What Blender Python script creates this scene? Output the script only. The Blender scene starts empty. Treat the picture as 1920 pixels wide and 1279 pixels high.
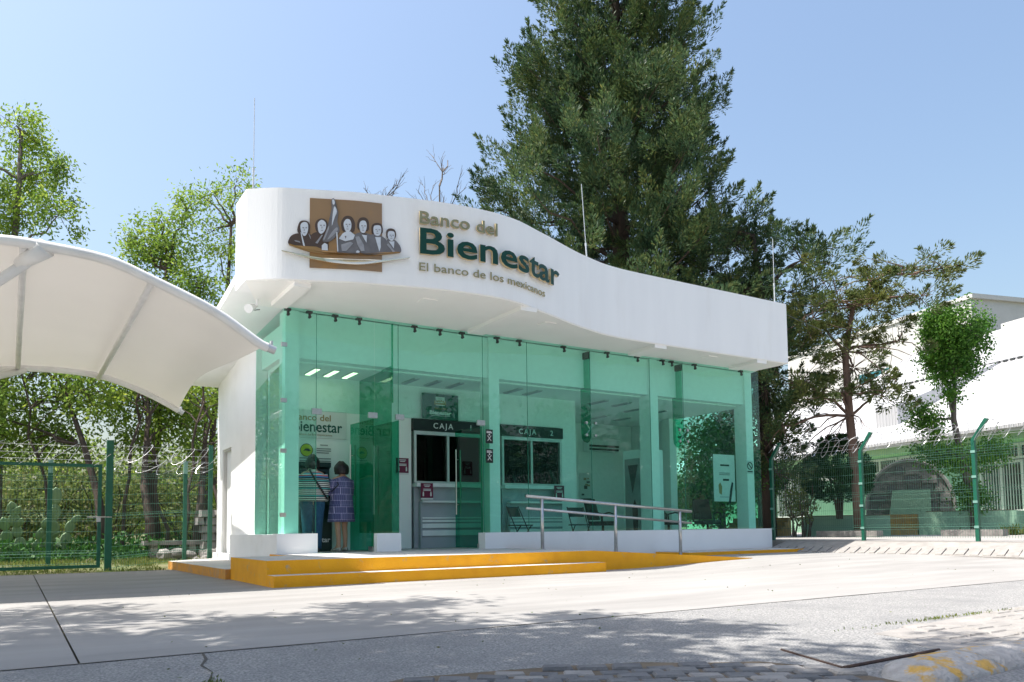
import bpy, bmesh, math, random
import numpy as np
from mathutils import Vector, Matrix

# ------------------------------------------------------------------ camera, sky, sun, exposure
SC = bpy.context.scene
COL = SC.collection
R = math.radians
random.seed(4)
RNG = np.random.default_rng(7)

def setup():
    f_px, yaw, tilt, roll, shift = 1488.73, 32.141, 3.943, -0.708, 249.68
    y, t, r = R(yaw), R(tilt), R(roll)
    fw = Vector((math.sin(y) * math.cos(t), math.cos(y) * math.cos(t), math.sin(t)))
    ri = Vector((math.cos(y), -math.sin(y), 0))
    up = ri.cross(fw)
    r2 = ri * math.cos(r) + up * math.sin(r)
    u2 = up * math.cos(r) - ri * math.sin(r)
    cd = bpy.data.cameras.new('camera')
    cam = bpy.data.objects.new('camera', cd)
    COL.objects.link(cam)
    cd.sensor_width = 36.0
    cd.lens = f_px / 1920.0 * 36.0
    cd.shift_y = shift / 1920.0
    cd.clip_start = 0.05
    cd.clip_end = 3000
    m = Matrix((r2, u2, -fw)).transposed().to_4x4()
    m.translation = Vector((0, 0, 0.70))
    cam.matrix_world = m
    SC.camera = cam

    w = bpy.data.worlds.new('World')
    SC.world = w
    w.use_nodes = True
    nt = w.node_tree
    nt.nodes.clear()
    out = nt.nodes.new('ShaderNodeOutputWorld')
    bg = nt.nodes.new('ShaderNodeBackground')
    sky = nt.nodes.new('ShaderNodeTexSky')
    sky.sky_type = 'NISHITA'
    sky.sun_disc = False
    sx, sy, sz = SUN
    sky.sun_elevation = math.atan2(sz, math.hypot(sx, sy))
    sky.sun_rotation = math.atan2(sx, sy)
    sky.altitude = 300
    sky.air_density = 1.5
    sky.dust_density = 5.0
    sky.ozone_density = 3.0
    bg.inputs['Strength'].default_value = 0.096
    nt.links.new(sky.outputs[0], bg.inputs['Color'])
    nt.links.new(bg.outputs[0], out.inputs['Surface'])

    ld = bpy.data.lights.new('sun', 'SUN')
    ld.energy = 3.7
    ld.angle = R(0.53)
    ld.color = (1.0, 0.955, 0.89)
    lo = bpy.data.objects.new('sun', ld)
    lo.rotation_euler = Vector(SUN).to_track_quat('Z', 'Y').to_euler()
    lo.location = (-20, 10, 40)
    COL.objects.link(lo)

    SC.view_settings.view_transform = 'Standard'
    SC.view_settings.look = 'None'
    SC.view_settings.gamma = 1.0
    SC.view_settings.use_curve_mapping = False
    SC.view_settings.exposure = 1.24
    c = SC.cycles
    c.use_denoising = True
    c.max_bounces = 10
    c.diffuse_bounces = 5
    c.glossy_bounces = 4
    c.transmission_bounces = 8
    c.transparent_max_bounces = 24
    c.caustics_reflective = False
    c.caustics_refractive = False
    c.sample_clamp_indirect = 8.0

SUN = (-0.41, 0.19, 1.0)          # towards the sun
setup()

# ------------------------------------------------------------------ materials
MATS = {}
def _new(name):
    m = bpy.data.materials.new(name)
    m.use_nodes = True
    nt = m.node_tree
    b = nt.nodes['Principled BSDF']
    MATS[name] = m
    return m, nt, b

def pm(name, c1, c2=None, scale=3.0, rough=0.7, bump=0.0, bscale=None, metal=0.0, detail=6.0, c3=None, s3=0.6, spec=0.4, stretch=None, p3=(0.55, 0.75)):
    """procedural principled: noise-mixed colours, large patches, bump"""
    m, nt, b = _new(name)
    N, L = nt.nodes.new, nt.links.new
    b.inputs['Roughness'].default_value = rough
    b.inputs['Metallic'].default_value = metal
    b.inputs['Specular IOR Level'].default_value = spec
    tc = N('ShaderNodeTexCoord')
    src = tc.outputs['Object']
    if stretch:
        mp = N('ShaderNodeMapping')
        mp.inputs['Scale'].default_value = stretch
        L(src, mp.inputs['Vector'])
        src = mp.outputs['Vector']
    if c2 is None:
        c2 = tuple(x * 0.88 for x in c1)
    nz = N('ShaderNodeTexNoise')
    nz.inputs['Scale'].default_value = scale
    nz.inputs['Detail'].default_value = detail
    L(src, nz.inputs['Vector'])
    rp = N('ShaderNodeValToRGB')
    rp.color_ramp.elements[0].position = 0.32
    rp.color_ramp.elements[1].position = 0.68
    rp.color_ramp.elements[0].color = (*c1, 1)
    rp.color_ramp.elements[1].color = (*c2, 1)
    L(nz.outputs['Fac'], rp.inputs['Fac'])
    col = rp.outputs['Color']
    if c3 is not None:
        n3 = N('ShaderNodeTexNoise')
        n3.inputs['Scale'].default_value = s3
        n3.inputs['Detail'].default_value = 8
        n3.inputs['Roughness'].default_value = 0.65
        L(src, n3.inputs['Vector'])
        r3 = N('ShaderNodeValToRGB')
        r3.color_ramp.elements[0].position = p3[0]
        r3.color_ramp.elements[1].position = p3[1]
        L(n3.outputs['Fac'], r3.inputs['Fac'])
        mx = N('ShaderNodeMix')
        mx.data_type = 'RGBA'
        L(r3.outputs['Color'], mx.inputs['Factor'])
        L(col, mx.inputs[6])
        mx.inputs[7].default_value = (*c3, 1)
        col = mx.outputs[2]
    L(col, b.inputs['Base Color'])
    if bump:
        nb = N('ShaderNodeTexNoise')
        nb.inputs['Scale'].default_value = bscale or scale * 8
        nb.inputs['Detail'].default_value = 4
        L(src, nb.inputs['Vector'])
        bp = N('ShaderNodeBump')
        bp.inputs['Strength'].default_value = bump
        bp.inputs['Distance'].default_value = 0.02
        L(nb.outputs['Fac'], bp.inputs['Height'])
        L(bp.outputs['Normal'], b.inputs['Normal'])
    return m

def leafmat(name, cols, trans=0.35, rough=0.55, var=((0.75, 0.8, 0.8), (1.3, 1.2, 1.0)), vs=0.8):
    """leaf: colour by leaf (random per island), light through the blade"""
    m, nt, b = _new(name)
    N, L = nt.nodes.new, nt.links.new
    g = N('ShaderNodeNewGeometry')
    rp = N('ShaderNodeValToRGB')
    els = rp.color_ramp.elements
    els[0].color = (*cols[0], 1)
    els[1].color = (*cols[-1], 1)
    for i in range(1, len(cols) - 1):
        e = els.new(i / (len(cols) - 1))
        e.color = (*cols[i], 1)
    L(g.outputs['Random Per Island'], rp.inputs['Fac'])
    b.inputs['Roughness'].default_value = rough
    b.inputs['Specular IOR Level'].default_value = 0.25
    tc = N('ShaderNodeTexCoord'); nz = N('ShaderNodeTexNoise')
    nz.inputs['Scale'].default_value = vs; nz.inputs['Detail'].default_value = 3
    L(tc.outputs['Object'], nz.inputs['Vector'])
    r2 = N('ShaderNodeValToRGB')
    r2.color_ramp.elements[0].position = 0.35; r2.color_ramp.elements[1].position = 0.68
    r2.color_ramp.elements[0].color = (*var[0], 1); r2.color_ramp.elements[1].color = (*var[1], 1)
    L(nz.outputs['Fac'], r2.inputs['Fac'])
    mc = N('ShaderNodeMix'); mc.data_type = 'RGBA'; mc.blend_type = 'MULTIPLY'; mc.inputs['Factor'].default_value = 1.0
    L(rp.outputs['Color'], mc.inputs[6]); L(r2.outputs['Color'], mc.inputs[7])
    L(mc.outputs[2], b.inputs['Base Color'])
    t = N('ShaderNodeBsdfTranslucent')
    L(mc.outputs[2], t.inputs['Color'])
    mx = N('ShaderNodeMixShader')
    mx.inputs[0].default_value = trans
    L(b.outputs[0], mx.inputs[1])
    L(t.outputs[0], mx.inputs[2])
    L(mx.outputs[0], nt.nodes['Material Output'].inputs['Surface'])
    return m

def glassmat(name, tint, ior=1.5, rough=0.0, haze=0.0, hazecol=(0.4, 0.7, 0.6)):
    """tinted architectural glass; light passes tinted, surface mirrors by angle"""
    m, nt, b = _new(name)
    N, L = nt.nodes.new, nt.links.new
    nt.nodes.remove(b)
    tr = N('ShaderNodeBsdfTransparent')
    tr.inputs['Color'].default_value = (*tint, 1)
    gl = N('ShaderNodeBsdfGlossy')
    gl.inputs['Roughness'].default_value = rough
    fr = N('ShaderNodeFresnel')
    fr.inputs['IOR'].default_value = ior
    mx = N('ShaderNodeMixShader')
    ge = N('ShaderNodeNewGeometry')
    iv = N('ShaderNodeMath'); iv.operation = 'SUBTRACT'; iv.inputs[0].default_value = 1.0
    L(ge.outputs['Backfacing'], iv.inputs[1])
    ml = N('ShaderNodeMath'); ml.operation = 'MULTIPLY'
    L(fr.outputs[0], ml.inputs[0]); L(iv.outputs[0], ml.inputs[1])
    L(ml.outputs[0], mx.inputs[0])
    last = tr.outputs[0]
    if haze:
        df = N('ShaderNodeBsdfDiffuse')
        df.inputs['Color'].default_value = (*hazecol, 1)
        nz = N('ShaderNodeTexNoise')
        nz.inputs['Scale'].default_value = 9
        nz.inputs['Detail'].default_value = 8
        tc = N('ShaderNodeTexCoord')
        L(tc.outputs['Object'], nz.inputs['Vector'])
        mt = N('ShaderNodeMapRange')
        mt.inputs['From Min'].default_value = 0.35
        mt.inputs['From Max'].default_value = 0.8
        mt.inputs['To Min'].default_value = haze * 0.3
        mt.inputs['To Max'].default_value = haze * 1.7
        L(nz.outputs['Fac'], mt.inputs['Value'])
        m2 = N('ShaderNodeMixShader')
        L(mt.outputs[0], m2.inputs[0])
        L(last, m2.inputs[1])
        L(df.outputs[0], m2.inputs[2])
        last = m2.outputs[0]
    L(last, mx.inputs[1])
    L(gl.outputs[0], mx.inputs[2])
    L(mx.outputs[0], nt.nodes['Material Output'].inputs['Surface'])
    return m

def fabricmat(*a, **k):
    m = pm(*a, **k)
    nt = m.node_tree
    N, L = nt.nodes.new, nt.links.new
    b = nt.nodes['Principled BSDF']
    t = N('ShaderNodeBsdfTranslucent'); t.inputs['Color'].default_value = (0.80, 0.775, 0.74, 1)
    mx = N('ShaderNodeMixShader'); mx.inputs[0].default_value = 0.30
    L(b.outputs[0], mx.inputs[1]); L(t.outputs[0], mx.inputs[2])
    L(mx.outputs[0], nt.nodes['Material Output'].inputs['Surface'])
    return m

def emat(name, col, strength):
    m, nt, b = _new(name)
    b.inputs['Base Color'].default_value = (*col, 1)
    b.inputs['Emission Color'].default_value = (*col, 1)
    b.inputs['Emission Strength'].default_value = strength
    return m

M = {}
M['plaster'] = pm('white plaster', (0.90, 0.90, 0.90), (0.86, 0.86, 0.862), 2.2, 0.85, 0.10, 60, c3=(0.77, 0.76, 0.745), s3=0.9, p3=(0.56, 0.85))
M['fascia'] = pm('weathered white plaster', (0.90, 0.90, 0.90), (0.865, 0.865, 0.867), 3.0, 0.85, 0.14, 55, c3=(0.81, 0.80, 0.785), s3=2.2, p3=(0.55, 0.88), stretch=(1, 1, 0.16))
M['soffit'] = pm('soffit plaster', (0.92, 0.905, 0.88), (0.90, 0.88, 0.855), 2.0, 0.9, 0.06, 50)
M['inner_white'] = pm('interior white paint', (0.92, 0.92, 0.91), (0.90, 0.90, 0.89), 1.5, 0.8)
M['concrete'] = pm('apron concrete', (0.325, 0.313, 0.299), (0.265, 0.256, 0.245), 1.3, 0.88, 0.25, 90, c3=(0.19, 0.182, 0.172), s3=0.6, p3=(0.46, 0.9), stretch=(0.35, 1.6, 1))
M['platform_top'] = pm('platform concrete', (0.58, 0.56, 0.53), (0.50, 0.48, 0.46), 2.0, 0.85, 0.15, 60, c3=(0.40, 0.38, 0.36), s3=1.0)
M['asphalt'] = pm('worn asphalt', (0.15, 0.15, 0.152), (0.40, 0.39, 0.375), 75.0, 0.92, 0.9, 70, c3=(0.20, 0.20, 0.20), s3=1.6, p3=(0.45, 0.8), detail=3)
M['joint'] = pm('dark joint', (0.085, 0.078, 0.07), None, 12, 0.95)
M['yellow'] = pm('orange yellow paint', (0.93, 0.43, 0.006), (0.84, 0.36, 0.005), 4.0, 0.6, 0.2, 40, c3=(0.50, 0.36, 0.20), s3=6.0, p3=(0.60, 0.72))
M['yellow_worn'] = pm('worn yellow paint', (0.74, 0.34, 0.05), (0.58, 0.28, 0.07), 9.0, 0.8, 0.35, 60, c3=(0.40, 0.30, 0.22), s3=3.0, p3=(0.50, 0.68))
M['kerb_paint'] = pm('flaking kerb paint', (0.50, 0.47, 0.44), (0.36, 0.335, 0.31), 16.0, 0.9, 0.9, 40, c3=(0.60, 0.36, 0.09), s3=6.5, p3=(0.52, 0.60))
M['stone'] = pm('grey paving stone', (0.19, 0.185, 0.185), (0.13, 0.13, 0.132), 7.0, 0.9, 0.6, 45, c3=(0.26, 0.25, 0.235), s3=2.0)
M['stone_pale'] = pm('pale paving stone', (0.32, 0.30, 0.28), (0.25, 0.235, 0.22), 6.0, 0.9, 0.6, 45, c3=(0.37, 0.34, 0.315), s3=2.0)
M['rock'] = pm('field stone', (0.30, 0.28, 0.26), (0.16, 0.15, 0.145), 5.0, 0.95, 0.8, 20)
M['soil'] = pm('dry soil', (0.20, 0.155, 0.105), (0.13, 0.10, 0.07), 4.0, 0.95, 0.4, 40)
M['ground'] = pm('grassy ground', (0.085, 0.12, 0.035), (0.16, 0.14, 0.075), 0.9, 0.95, 0.4, 30, c3=(0.24, 0.20, 0.13), s3=0.5)
M['paved_yard'] = pm('yard paving', (0.35, 0.33, 0.31), (0.29, 0.275, 0.26), 1.4, 0.9, 0.2, 50)
M['green_metal'] = pm('green fence paint', (0.010, 0.115, 0.070), (0.008, 0.095, 0.058), 6, 0.42, spec=0.5)
M['green_wire'] = pm('green wire', (0.055, 0.16, 0.115), (0.045, 0.13, 0.09), 6, 0.4)
M['green_pale'] = pm('faded green cap', (0.22, 0.40, 0.34), (0.16, 0.32, 0.27), 9, 0.5)
M['razor'] = pm('galvanised wire', (0.62, 0.63, 0.64), (0.5, 0.5, 0.52), 10, 0.35, metal=0.7)
M['steel'] = pm('brushed steel', (0.62, 0.60, 0.58), (0.52, 0.50, 0.485), 18, 0.30, metal=0.95)
M['dark_metal'] = pm('dark fitting', (0.06, 0.065, 0.065), None, 9, 0.4, metal=0.5)
M['rust'] = pm('rusty angle iron', (0.055, 0.035, 0.03), (0.09, 0.05, 0.035), 18, 0.8, 0.3, 40)
M['alu'] = pm('anodised aluminium', (0.62, 0.63, 0.63), None, 8, 0.4, metal=0.6)
M['fabric'] = fabricmat('tensioned white membrane', (0.83, 0.815, 0.80), (0.80, 0.785, 0.77), 0.8, 0.75, 0.04, 30)
M['tube_white'] = pm('white painted tube', (0.84, 0.83, 0.82), None, 4, 0.42)
M['letter_green'] = pm('deep green acrylic face', (0.002, 0.050, 0.034), (0.002, 0.044, 0.030), 5, 0.4, spec=0.3)
M['letter_side'] = pm('gold letter edge', (0.72, 0.57, 0.33), (0.62, 0.48, 0.26), 8, 0.35, metal=0.45)
M['letter_gold'] = pm('champagne gold letter', (0.36, 0.31, 0.17), (0.27, 0.24, 0.13), 5, 0.3, metal=0.6)
M['emblem_brown'] = pm('bronze emblem panel', (0.34, 0.21, 0.11), (0.29, 0.18, 0.10), 1.6, 0.38, metal=0.25, c3=(0.42, 0.22, 0.07), s3=1.2)
M['emblem_dark'] = pm('dark umber relief', (0.085, 0.052, 0.038), (0.065, 0.045, 0.038), 6, 0.5)
M['emblem_grey'] = pm('slate relief', (0.17, 0.165, 0.175), (0.13, 0.125, 0.135), 8, 0.5)
M['emblem_mid'] = pm('mid grey relief', (0.33, 0.335, 0.36), (0.25, 0.255, 0.28), 12, 0.5)
M['emblem_light'] = pm('pale grey relief', (0.60, 0.64, 0.70), (0.54, 0.58, 0.64), 12, 0.5)
M['emblem_boat'] = pm('brown gold hull band', (0.40, 0.23, 0.07), (0.28, 0.16, 0.06), 3.0, 0.3, metal=0.4)
M['emblem_band'] = pm('pale polished band', (0.80, 0.77, 0.66), (0.72, 0.66, 0.50), 2.0, 0.22, metal=0.7)
M['glass'] = glassmat('green tinted glass', (0.745, 0.955, 0.895), 1.65, 0.0, 0.016, (0.35, 0.75, 0.62))
M['glass_dark'] = glassmat('deep green glass', (0.30, 0.72, 0.58), 1.6, 0.0, 0.01, (0.1, 0.5, 0.38))
M['glass_edge'] = pm('glass edge', (0.02, 0.22, 0.15), None, 5, 0.15, spec=0.6)
M['glass_teller'] = glassmat('smoked teller glass', (0.10, 0.14, 0.13), 1.35)
M['black_board'] = pm('black sign board', (0.012, 0.02, 0.018), None, 5, 0.35)
M['grey_panel'] = pm('grey laminate', (0.40, 0.42, 0.46), (0.36, 0.38, 0.42), 3, 0.5)
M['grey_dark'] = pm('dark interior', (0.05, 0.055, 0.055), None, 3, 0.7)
M['white_lam'] = pm('white laminate', (0.86, 0.87, 0.88), None, 3, 0.45)
M['sign_green'] = pm('green printed sign', (0.006, 0.11, 0.078), (0.005, 0.095, 0.068), 3, 0.4)
M['print_white'] = pm('white print', (0.80, 0.80, 0.80), None, 3, 0.5)
M['print_dark'] = pm('dark print', (0.03, 0.04, 0.04), None, 3, 0.5)
M['print_gold'] = pm('gold print', (0.36, 0.25, 0.11), None, 3, 0.5)
M['print_green'] = pm('green print', (0.006, 0.085, 0.065), None, 3, 0.5)
M['print_red'] = pm('maroon print', (0.17, 0.008, 0.05), (0.14, 0.007, 0.042), 3, 0.45)
M['print_yellow'] = pm('yellow sticker', (0.62, 0.60, 0.02), None, 3, 0.5)
M['print_grey'] = pm('grey print', (0.36, 0.36, 0.37), (0.22, 0.22, 0.23), 2.2, 0.5)
M['paper'] = pm('poster paper', (0.70, 0.71, 0.70), (0.64, 0.66, 0.66), 2, 0.6)
M['atm_body'] = pm('dark teal machine body', (0.012, 0.045, 0.04), (0.01, 0.035, 0.032), 4, 0.35)
M['screen'] = pm('dark glossy screen', (0.01, 0.012, 0.014), None, 4, 0.08, spec=0.6)
M['black_plastic'] = pm('black plastic', (0.014, 0.015, 0.016), (0.02, 0.02, 0.021), 8, 0.45)
M['lamp'] = emat('lit ceiling lamp', (0.95, 1.0, 0.62), 1.1)
M['roof_white'] = None
M['bark'] = pm('brown bark', (0.085, 0.06, 0.045), (0.05, 0.038, 0.03), 7, 0.95, 0.9, 18, stretch=(1, 1, 0.25))
M['bark_grey'] = pm('grey bark', (0.17, 0.145, 0.125), (0.10, 0.085, 0.075), 7, 0.95, 0.9, 18, stretch=(1, 1, 0.25))
M['bark_red'] = pm('reddish bark', (0.16, 0.10, 0.075), (0.10, 0.065, 0.05), 7, 0.95, 0.9, 18, stretch=(1, 1, 0.25))
M['pale_green'] = pm('pale green wall paint', (0.26, 0.42, 0.29), (0.22, 0.37, 0.26), 2, 0.85, 0.2, 40, c3=(0.18, 0.31, 0.22), s3=0.8)
M['eave_green'] = pm('green eave paint', (0.27, 0.42, 0.20), (0.23, 0.37, 0.19), 2, 0.8)
M['cream'] = pm('off white wall', (0.60, 0.59, 0.57), (0.54, 0.53, 0.51), 1.2, 0.85)
M['far_glass'] = pm('dark window glass', (0.02, 0.027, 0.025), (0.035, 0.042, 0.04), 0.9, 0.12, spec=0.6)
M['teal_glass'] = pm('teal window band', (0.03, 0.17, 0.20), (0.05, 0.22, 0.26), 0.8, 0.15, spec=0.6)
M['tread'] = pm('painted step edge', (0.50, 0.33, 0.10), (0.30, 0.22, 0.12), 5, 0.9)
M['skin'] = pm('skin', (0.50, 0.29, 0.19), (0.45, 0.255, 0.165), 6, 0.55)
M['hair'] = pm('black hair', (0.010, 0.008, 0.009), (0.02, 0.016, 0.016), 30, 0.42, 0.5, 60, stretch=(1, 1, 0.2))
M['jeans'] = pm('blue denim', (0.02, 0.085, 0.16), (0.015, 0.06, 0.12), 20, 0.85)
M['shoe_silver'] = pm('silver shoe', (0.46, 0.44, 0.40), (0.36, 0.34, 0.31), 20, 0.35, metal=0.4)
M['sole'] = pm('dark sole', (0.03, 0.03, 0.03), None, 8, 0.7)

def corrugated():
    m, nt, b = _new('white corrugated sheet')
    N, L = nt.nodes.new, nt.links.new
    b.inputs['Base Color'].default_value = (0.78, 0.78, 0.79, 1)
    b.inputs['Roughness'].default_value = 0.5
    tc = N('ShaderNodeTexCoord')
    mp = N('ShaderNodeMapping')
    mp.inputs['Rotation'].default_value = (0, 0, R(15.3))
    L(tc.outputs['Object'], mp.inputs['Vector'])
    nz = N('ShaderNodeTexNoise')
    nz.inputs['Scale'].default_value = 0.35
    L(mp.outputs['Vector'], nz.inputs['Vector'])
    rp = N('ShaderNodeValToRGB')
    rp.color_ramp.elements[0].color = (0.46, 0.46, 0.47, 1)
    rp.color_ramp.elements[1].color = (0.56, 0.56, 0.565, 1)
    L(nz.outputs['Fac'], rp.inputs['Fac'])
    L(rp.outputs['Color'], b.inputs['Base Color'])
    wv = N('ShaderNodeTexWave')
    wv.bands_direction = 'Y'
    wv.inputs['Scale'].default_value = 1.6
    L(mp.outputs['Vector'], wv.inputs['Vector'])
    bp = N('ShaderNodeBump')
    bp.inputs['Strength'].default_value = 0.9
    bp.inputs['Distance'].default_value = 0.08
    L(wv.outputs['Fac'], bp.inputs['Height'])
    L(bp.outputs['Normal'], b.inputs['Normal'])
    return m
M['roof_white'] = corrugated()

def stripes(name, bands, period, coord='Z', off=0.0):
    """woven bands by height (cloth pattern)"""
    m, nt, b = _new(name)
    N, L = nt.nodes.new, nt.links.new
    b.inputs['Roughness'].default_value = 0.9
    tc = N('ShaderNodeTexCoord')
    sp = N('ShaderNodeSeparateXYZ')
    L(tc.outputs['Object'], sp.inputs[0])
    ad = N('ShaderNodeMath'); ad.operation = 'ADD'; ad.inputs[1].default_value = -off
    L(sp.outputs[coord], ad.inputs[0])
    dv = N('ShaderNodeMath'); dv.operation = 'DIVIDE'; dv.inputs[1].default_value = period
    L(ad.outputs[0], dv.inputs[0])
    fr = N('ShaderNodeMath'); fr.operation = 'FRACT'
    L(dv.outputs[0], fr.inputs[0])
    rp = N('ShaderNodeValToRGB')
    rp.color_ramp.interpolation = 'CONSTANT'
    els = rp.color_ramp.elements
    els[0].position, els[0].color = bands[0][0], (*bands[0][1], 1)
    els[1].position, els[1].color = bands[1][0], (*bands[1][1], 1)
    for pos, c in bands[2:]:
        e = els.new(pos); e.color = (*c, 1)
    L(fr.outputs[0], rp.inputs['Fac'])
    L(rp.outputs['Color'], b.inputs['Base Color'])
    return m

LEAF = {
    'ash': leafmat('ash leaf', [(0.17, 0.29, 0.04), (0.26, 0.38, 0.06), (0.12, 0.22, 0.03), (0.38, 0.47, 0.10)], 0.55),
    'ash_dark': leafmat('dark ash leaf', [(0.15, 0.25, 0.04), (0.24, 0.36, 0.06), (0.10, 0.18, 0.03), (0.38, 0.46, 0.09)], 0.55),
    'cypress': leafmat('cypress spray', [(0.044, 0.092, 0.044), (0.078, 0.132, 0.056), (0.030, 0.066, 0.034), (0.12, 0.145, 0.055)], 0.28, var=((0.6, 0.75, 0.85), (1.7, 1.45, 1.05)), vs=0.9),
    'juniper': leafmat('juniper spray', [(0.105, 0.145, 0.042), (0.15, 0.18, 0.06), (0.07, 0.105, 0.035), (0.15, 0.14, 0.05)], 0.3, var=((0.75, 0.9, 0.9), (1.25, 1.1, 0.9)), vs=0.6),
    'ficus': leafmat('ficus leaf', [(0.06, 0.17, 0.025), (0.11, 0.26, 0.04), (0.045, 0.13, 0.02), (0.17, 0.33, 0.05)], 0.42),
    'thuja': leafmat('thuja spray', [(0.018, 0.065, 0.020), (0.030, 0.09, 0.026), (0.014, 0.05, 0.016)], 0.2),
    'scrub': leafmat('grey green scrub leaf', [(0.14, 0.20, 0.06), (0.20, 0.26, 0.085), (0.10, 0.15, 0.045), (0.23, 0.23, 0.11)], 0.45),
    'ivy': leafmat('ivy leaf', [(0.03, 0.105, 0.02), (0.055, 0.16, 0.03), (0.02, 0.075, 0.014)], 0.3),
    'grass': leafmat('grass blade', [(0.10, 0.17, 0.03), (0.16, 0.22, 0.05), (0.20, 0.20, 0.08), (0.08, 0.14, 0.025)], 0.4),
    'nopal': pm('cactus pad', (0.15, 0.24, 0.11), (0.20, 0.29, 0.15), 4, 0.6),
}

# ------------------------------------------------------------------ mesh helpers
class MB:
    def __init__(s):
        s.v, s.f, s.mi = [], [], []
        s.cur = 0
    def add(s, vs, fs, mi=None):
        o = len(s.v)
        s.v += [tuple(v) for v in vs]
        for f in fs:
            s.f.append(tuple(i + o for i in f))
            s.mi.append(s.cur if mi is None else mi)
        return s
    def box(s, x0, y0, z0, x1, y1, z1, mi=None):
        return s.add([(x0, y0, z0), (x1, y0, z0), (x1, y1, z0), (x0, y1, z0), (x0, y0, z1), (x1, y0, z1), (x1, y1, z1), (x0, y1, z1)],
                     [(0, 3, 2, 1), (4, 5, 6, 7), (0, 1, 5, 4), (1, 2, 6, 5), (2, 3, 7, 6), (3, 0, 4, 7)], mi)
    def hexa(s, b, t, mi=None):
        """bottom 4 pts, top 4 pts (ccw from above)"""
        return s.add(list(b) + list(t), [(0, 3, 2, 1), (4, 5, 6, 7), (0, 1, 5, 4), (1, 2, 6, 5), (2, 3, 7, 6), (3, 0, 4, 7)], mi)
    def prism(s, poly, z0, z1, mi=None, side_mi=None):
        """poly in xy (ccw), extruded along z; z0/z1 numbers or functions of (x, y)"""
        n = len(poly)
        fz0 = z0 if callable(z0) else (lambda x, y: z0)
        fz1 = z1 if callable(z1) else (lambda x, y: z1)
        vs = [(x, y, fz0(x, y)) for x, y in poly] + [(x, y, fz1(x, y)) for x, y in poly]
        s.add(vs, [tuple(range(n - 1, -1, -1)), tuple(range(n, 2 * n))], mi)
        o = len(s.v) - 2 * n
        for i in range(n):
            j = (i + 1) % n
            s.f.append((o + i, o + j, o + n + j, o + n + i))
            s.mi.append(s.cur if (side_mi is None and mi is None) else (side_mi if side_mi is not None else mi))
        return s
    def tube(s, pts, r, n=8, cap=True, mi=None):
        pts = [Vector(p) for p in pts]
        k = len(pts)
        rs = [r] * k if not hasattr(r, '__len__') else list(r)
        vs, fs = [], []
        prev = None
        for i, p in enumerate(pts):
            a = pts[max(i - 1, 0)]; b = pts[min(i + 1, k - 1)]
            t = (b - a)
            if t.length < 1e-9: t = Vector((0, 0, 1))
            t.normalize()
            if prev is None:
                ref = Vector((0, 0, 1)) if abs(t.z) < 0.9 else Vector((1, 0, 0))
                u = t.cross(ref).normalized()
            else:
                u = (prev - t * prev.dot(t))
                u = u.normalized() if u.length > 1e-6 else t.orthogonal().normalized()
            prev = u
            w = t.cross(u)
            for q in range(n):
                an = 2 * math.pi * q / n
                vs.append(p + (u * math.cos(an) + w * math.sin(an)) * rs[i])
        for i in range(k - 1):
            for q in range(n):
                q2 = (q + 1) % n
                fs.append((i * n + q, i * n + q2, (i + 1) * n + q2, (i + 1) * n + q))
        if cap:
            fs.append(tuple(range(n - 1, -1, -1)))
            fs.append(tuple((k - 1) * n + q for q in range(n)))
        return s.add(vs, fs, mi)
    def loft(s, rings, cap=True, mi=None):
        n = len(rings[0]); vs, fs = [], []
        for r in rings: vs += list(r)
        for i in range(len(rings) - 1):
            for q in range(n):
                q2 = (q + 1) % n
                fs.append((i * n + q, i * n + q2, (i + 1) * n + q2, (i + 1) * n + q))
        if cap:
            fs.append(tuple(range(n - 1, -1, -1)))
            fs.append(tuple((len(rings) - 1) * n + q for q in range(n)))
        return s.add(vs, fs, mi)
    def sphere(s, c, rx, ry=None, rz=None, nu=12, nv=8, mi=None):
        ry = ry or rx; rz = rz or rx
        rings = []
        for i in range(nv + 1):
            a = -math.pi / 2 + math.pi * (i * 0.96 + 0.02 * nv) / nv
            rings.append([(c[0] + rx * math.cos(a) * math.cos(2 * math.pi * q / nu), c[1] + ry * math.cos(a) * math.sin(2 * math.pi * q / nu), c[2] + rz * math.sin(a)) for q in range(nu)])
        return s.loft(rings, True, mi)
    def build(s, name, mats, parent=None, origin=None, smooth=False, bevel=0.0):
        me = bpy.data.meshes.new(name)
        o3 = Vector(origin) if origin is not None else Vector((0, 0, 0))
        me.from_pydata([tuple(Vector(v) - o3) for v in s.v], [], s.f)
        if not isinstance(mats, (list, tuple)): mats = [mats]
        for m in mats: me.materials.append(m)
        if len(mats) > 1:
            me.polygons.foreach_set('material_index', s.mi)
        if bevel:
            bm = bmesh.new(); bm.from_mesh(me)
            bmesh.ops.bevel(bm, geom=list(bm.edges), offset=bevel, segments=2, affect='EDGES', profile=0.6)
            bm.to_mesh(me); bm.free()
        if smooth:
            me.polygons.foreach_set('use_smooth', [True] * len(me.polygons))
        me.update()
        return link(name, me, parent, o3)

def wloc(o):
    v = Vector((0, 0, 0))
    while o is not None:
        v += o.location
        o = o.parent
    return v

def link(name, me, parent=None, loc=(0, 0, 0)):
    o = bpy.data.objects.new(name, me)
    COL.objects.link(o)
    o.location = Vector(loc)
    if parent is not None:
        o.parent = parent
        o.location = Vector(loc) - wloc(parent)
    return o

def tag(o, label=None, cat=None, group=None, kind=None):
    if label: o['label'] = label
    if cat: o['category'] = cat
    if group: o['group'] = group
    if kind: o['kind'] = kind
    return o

def thing(name, label, cat, loc=(0, 0, 0), group=None):
    o = bpy.data.objects.new(name, None)
    COL.objects.link(o)
    o.location = loc
    o.empty_display_size = 0.2
    return tag(o, label, cat, group)

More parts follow.
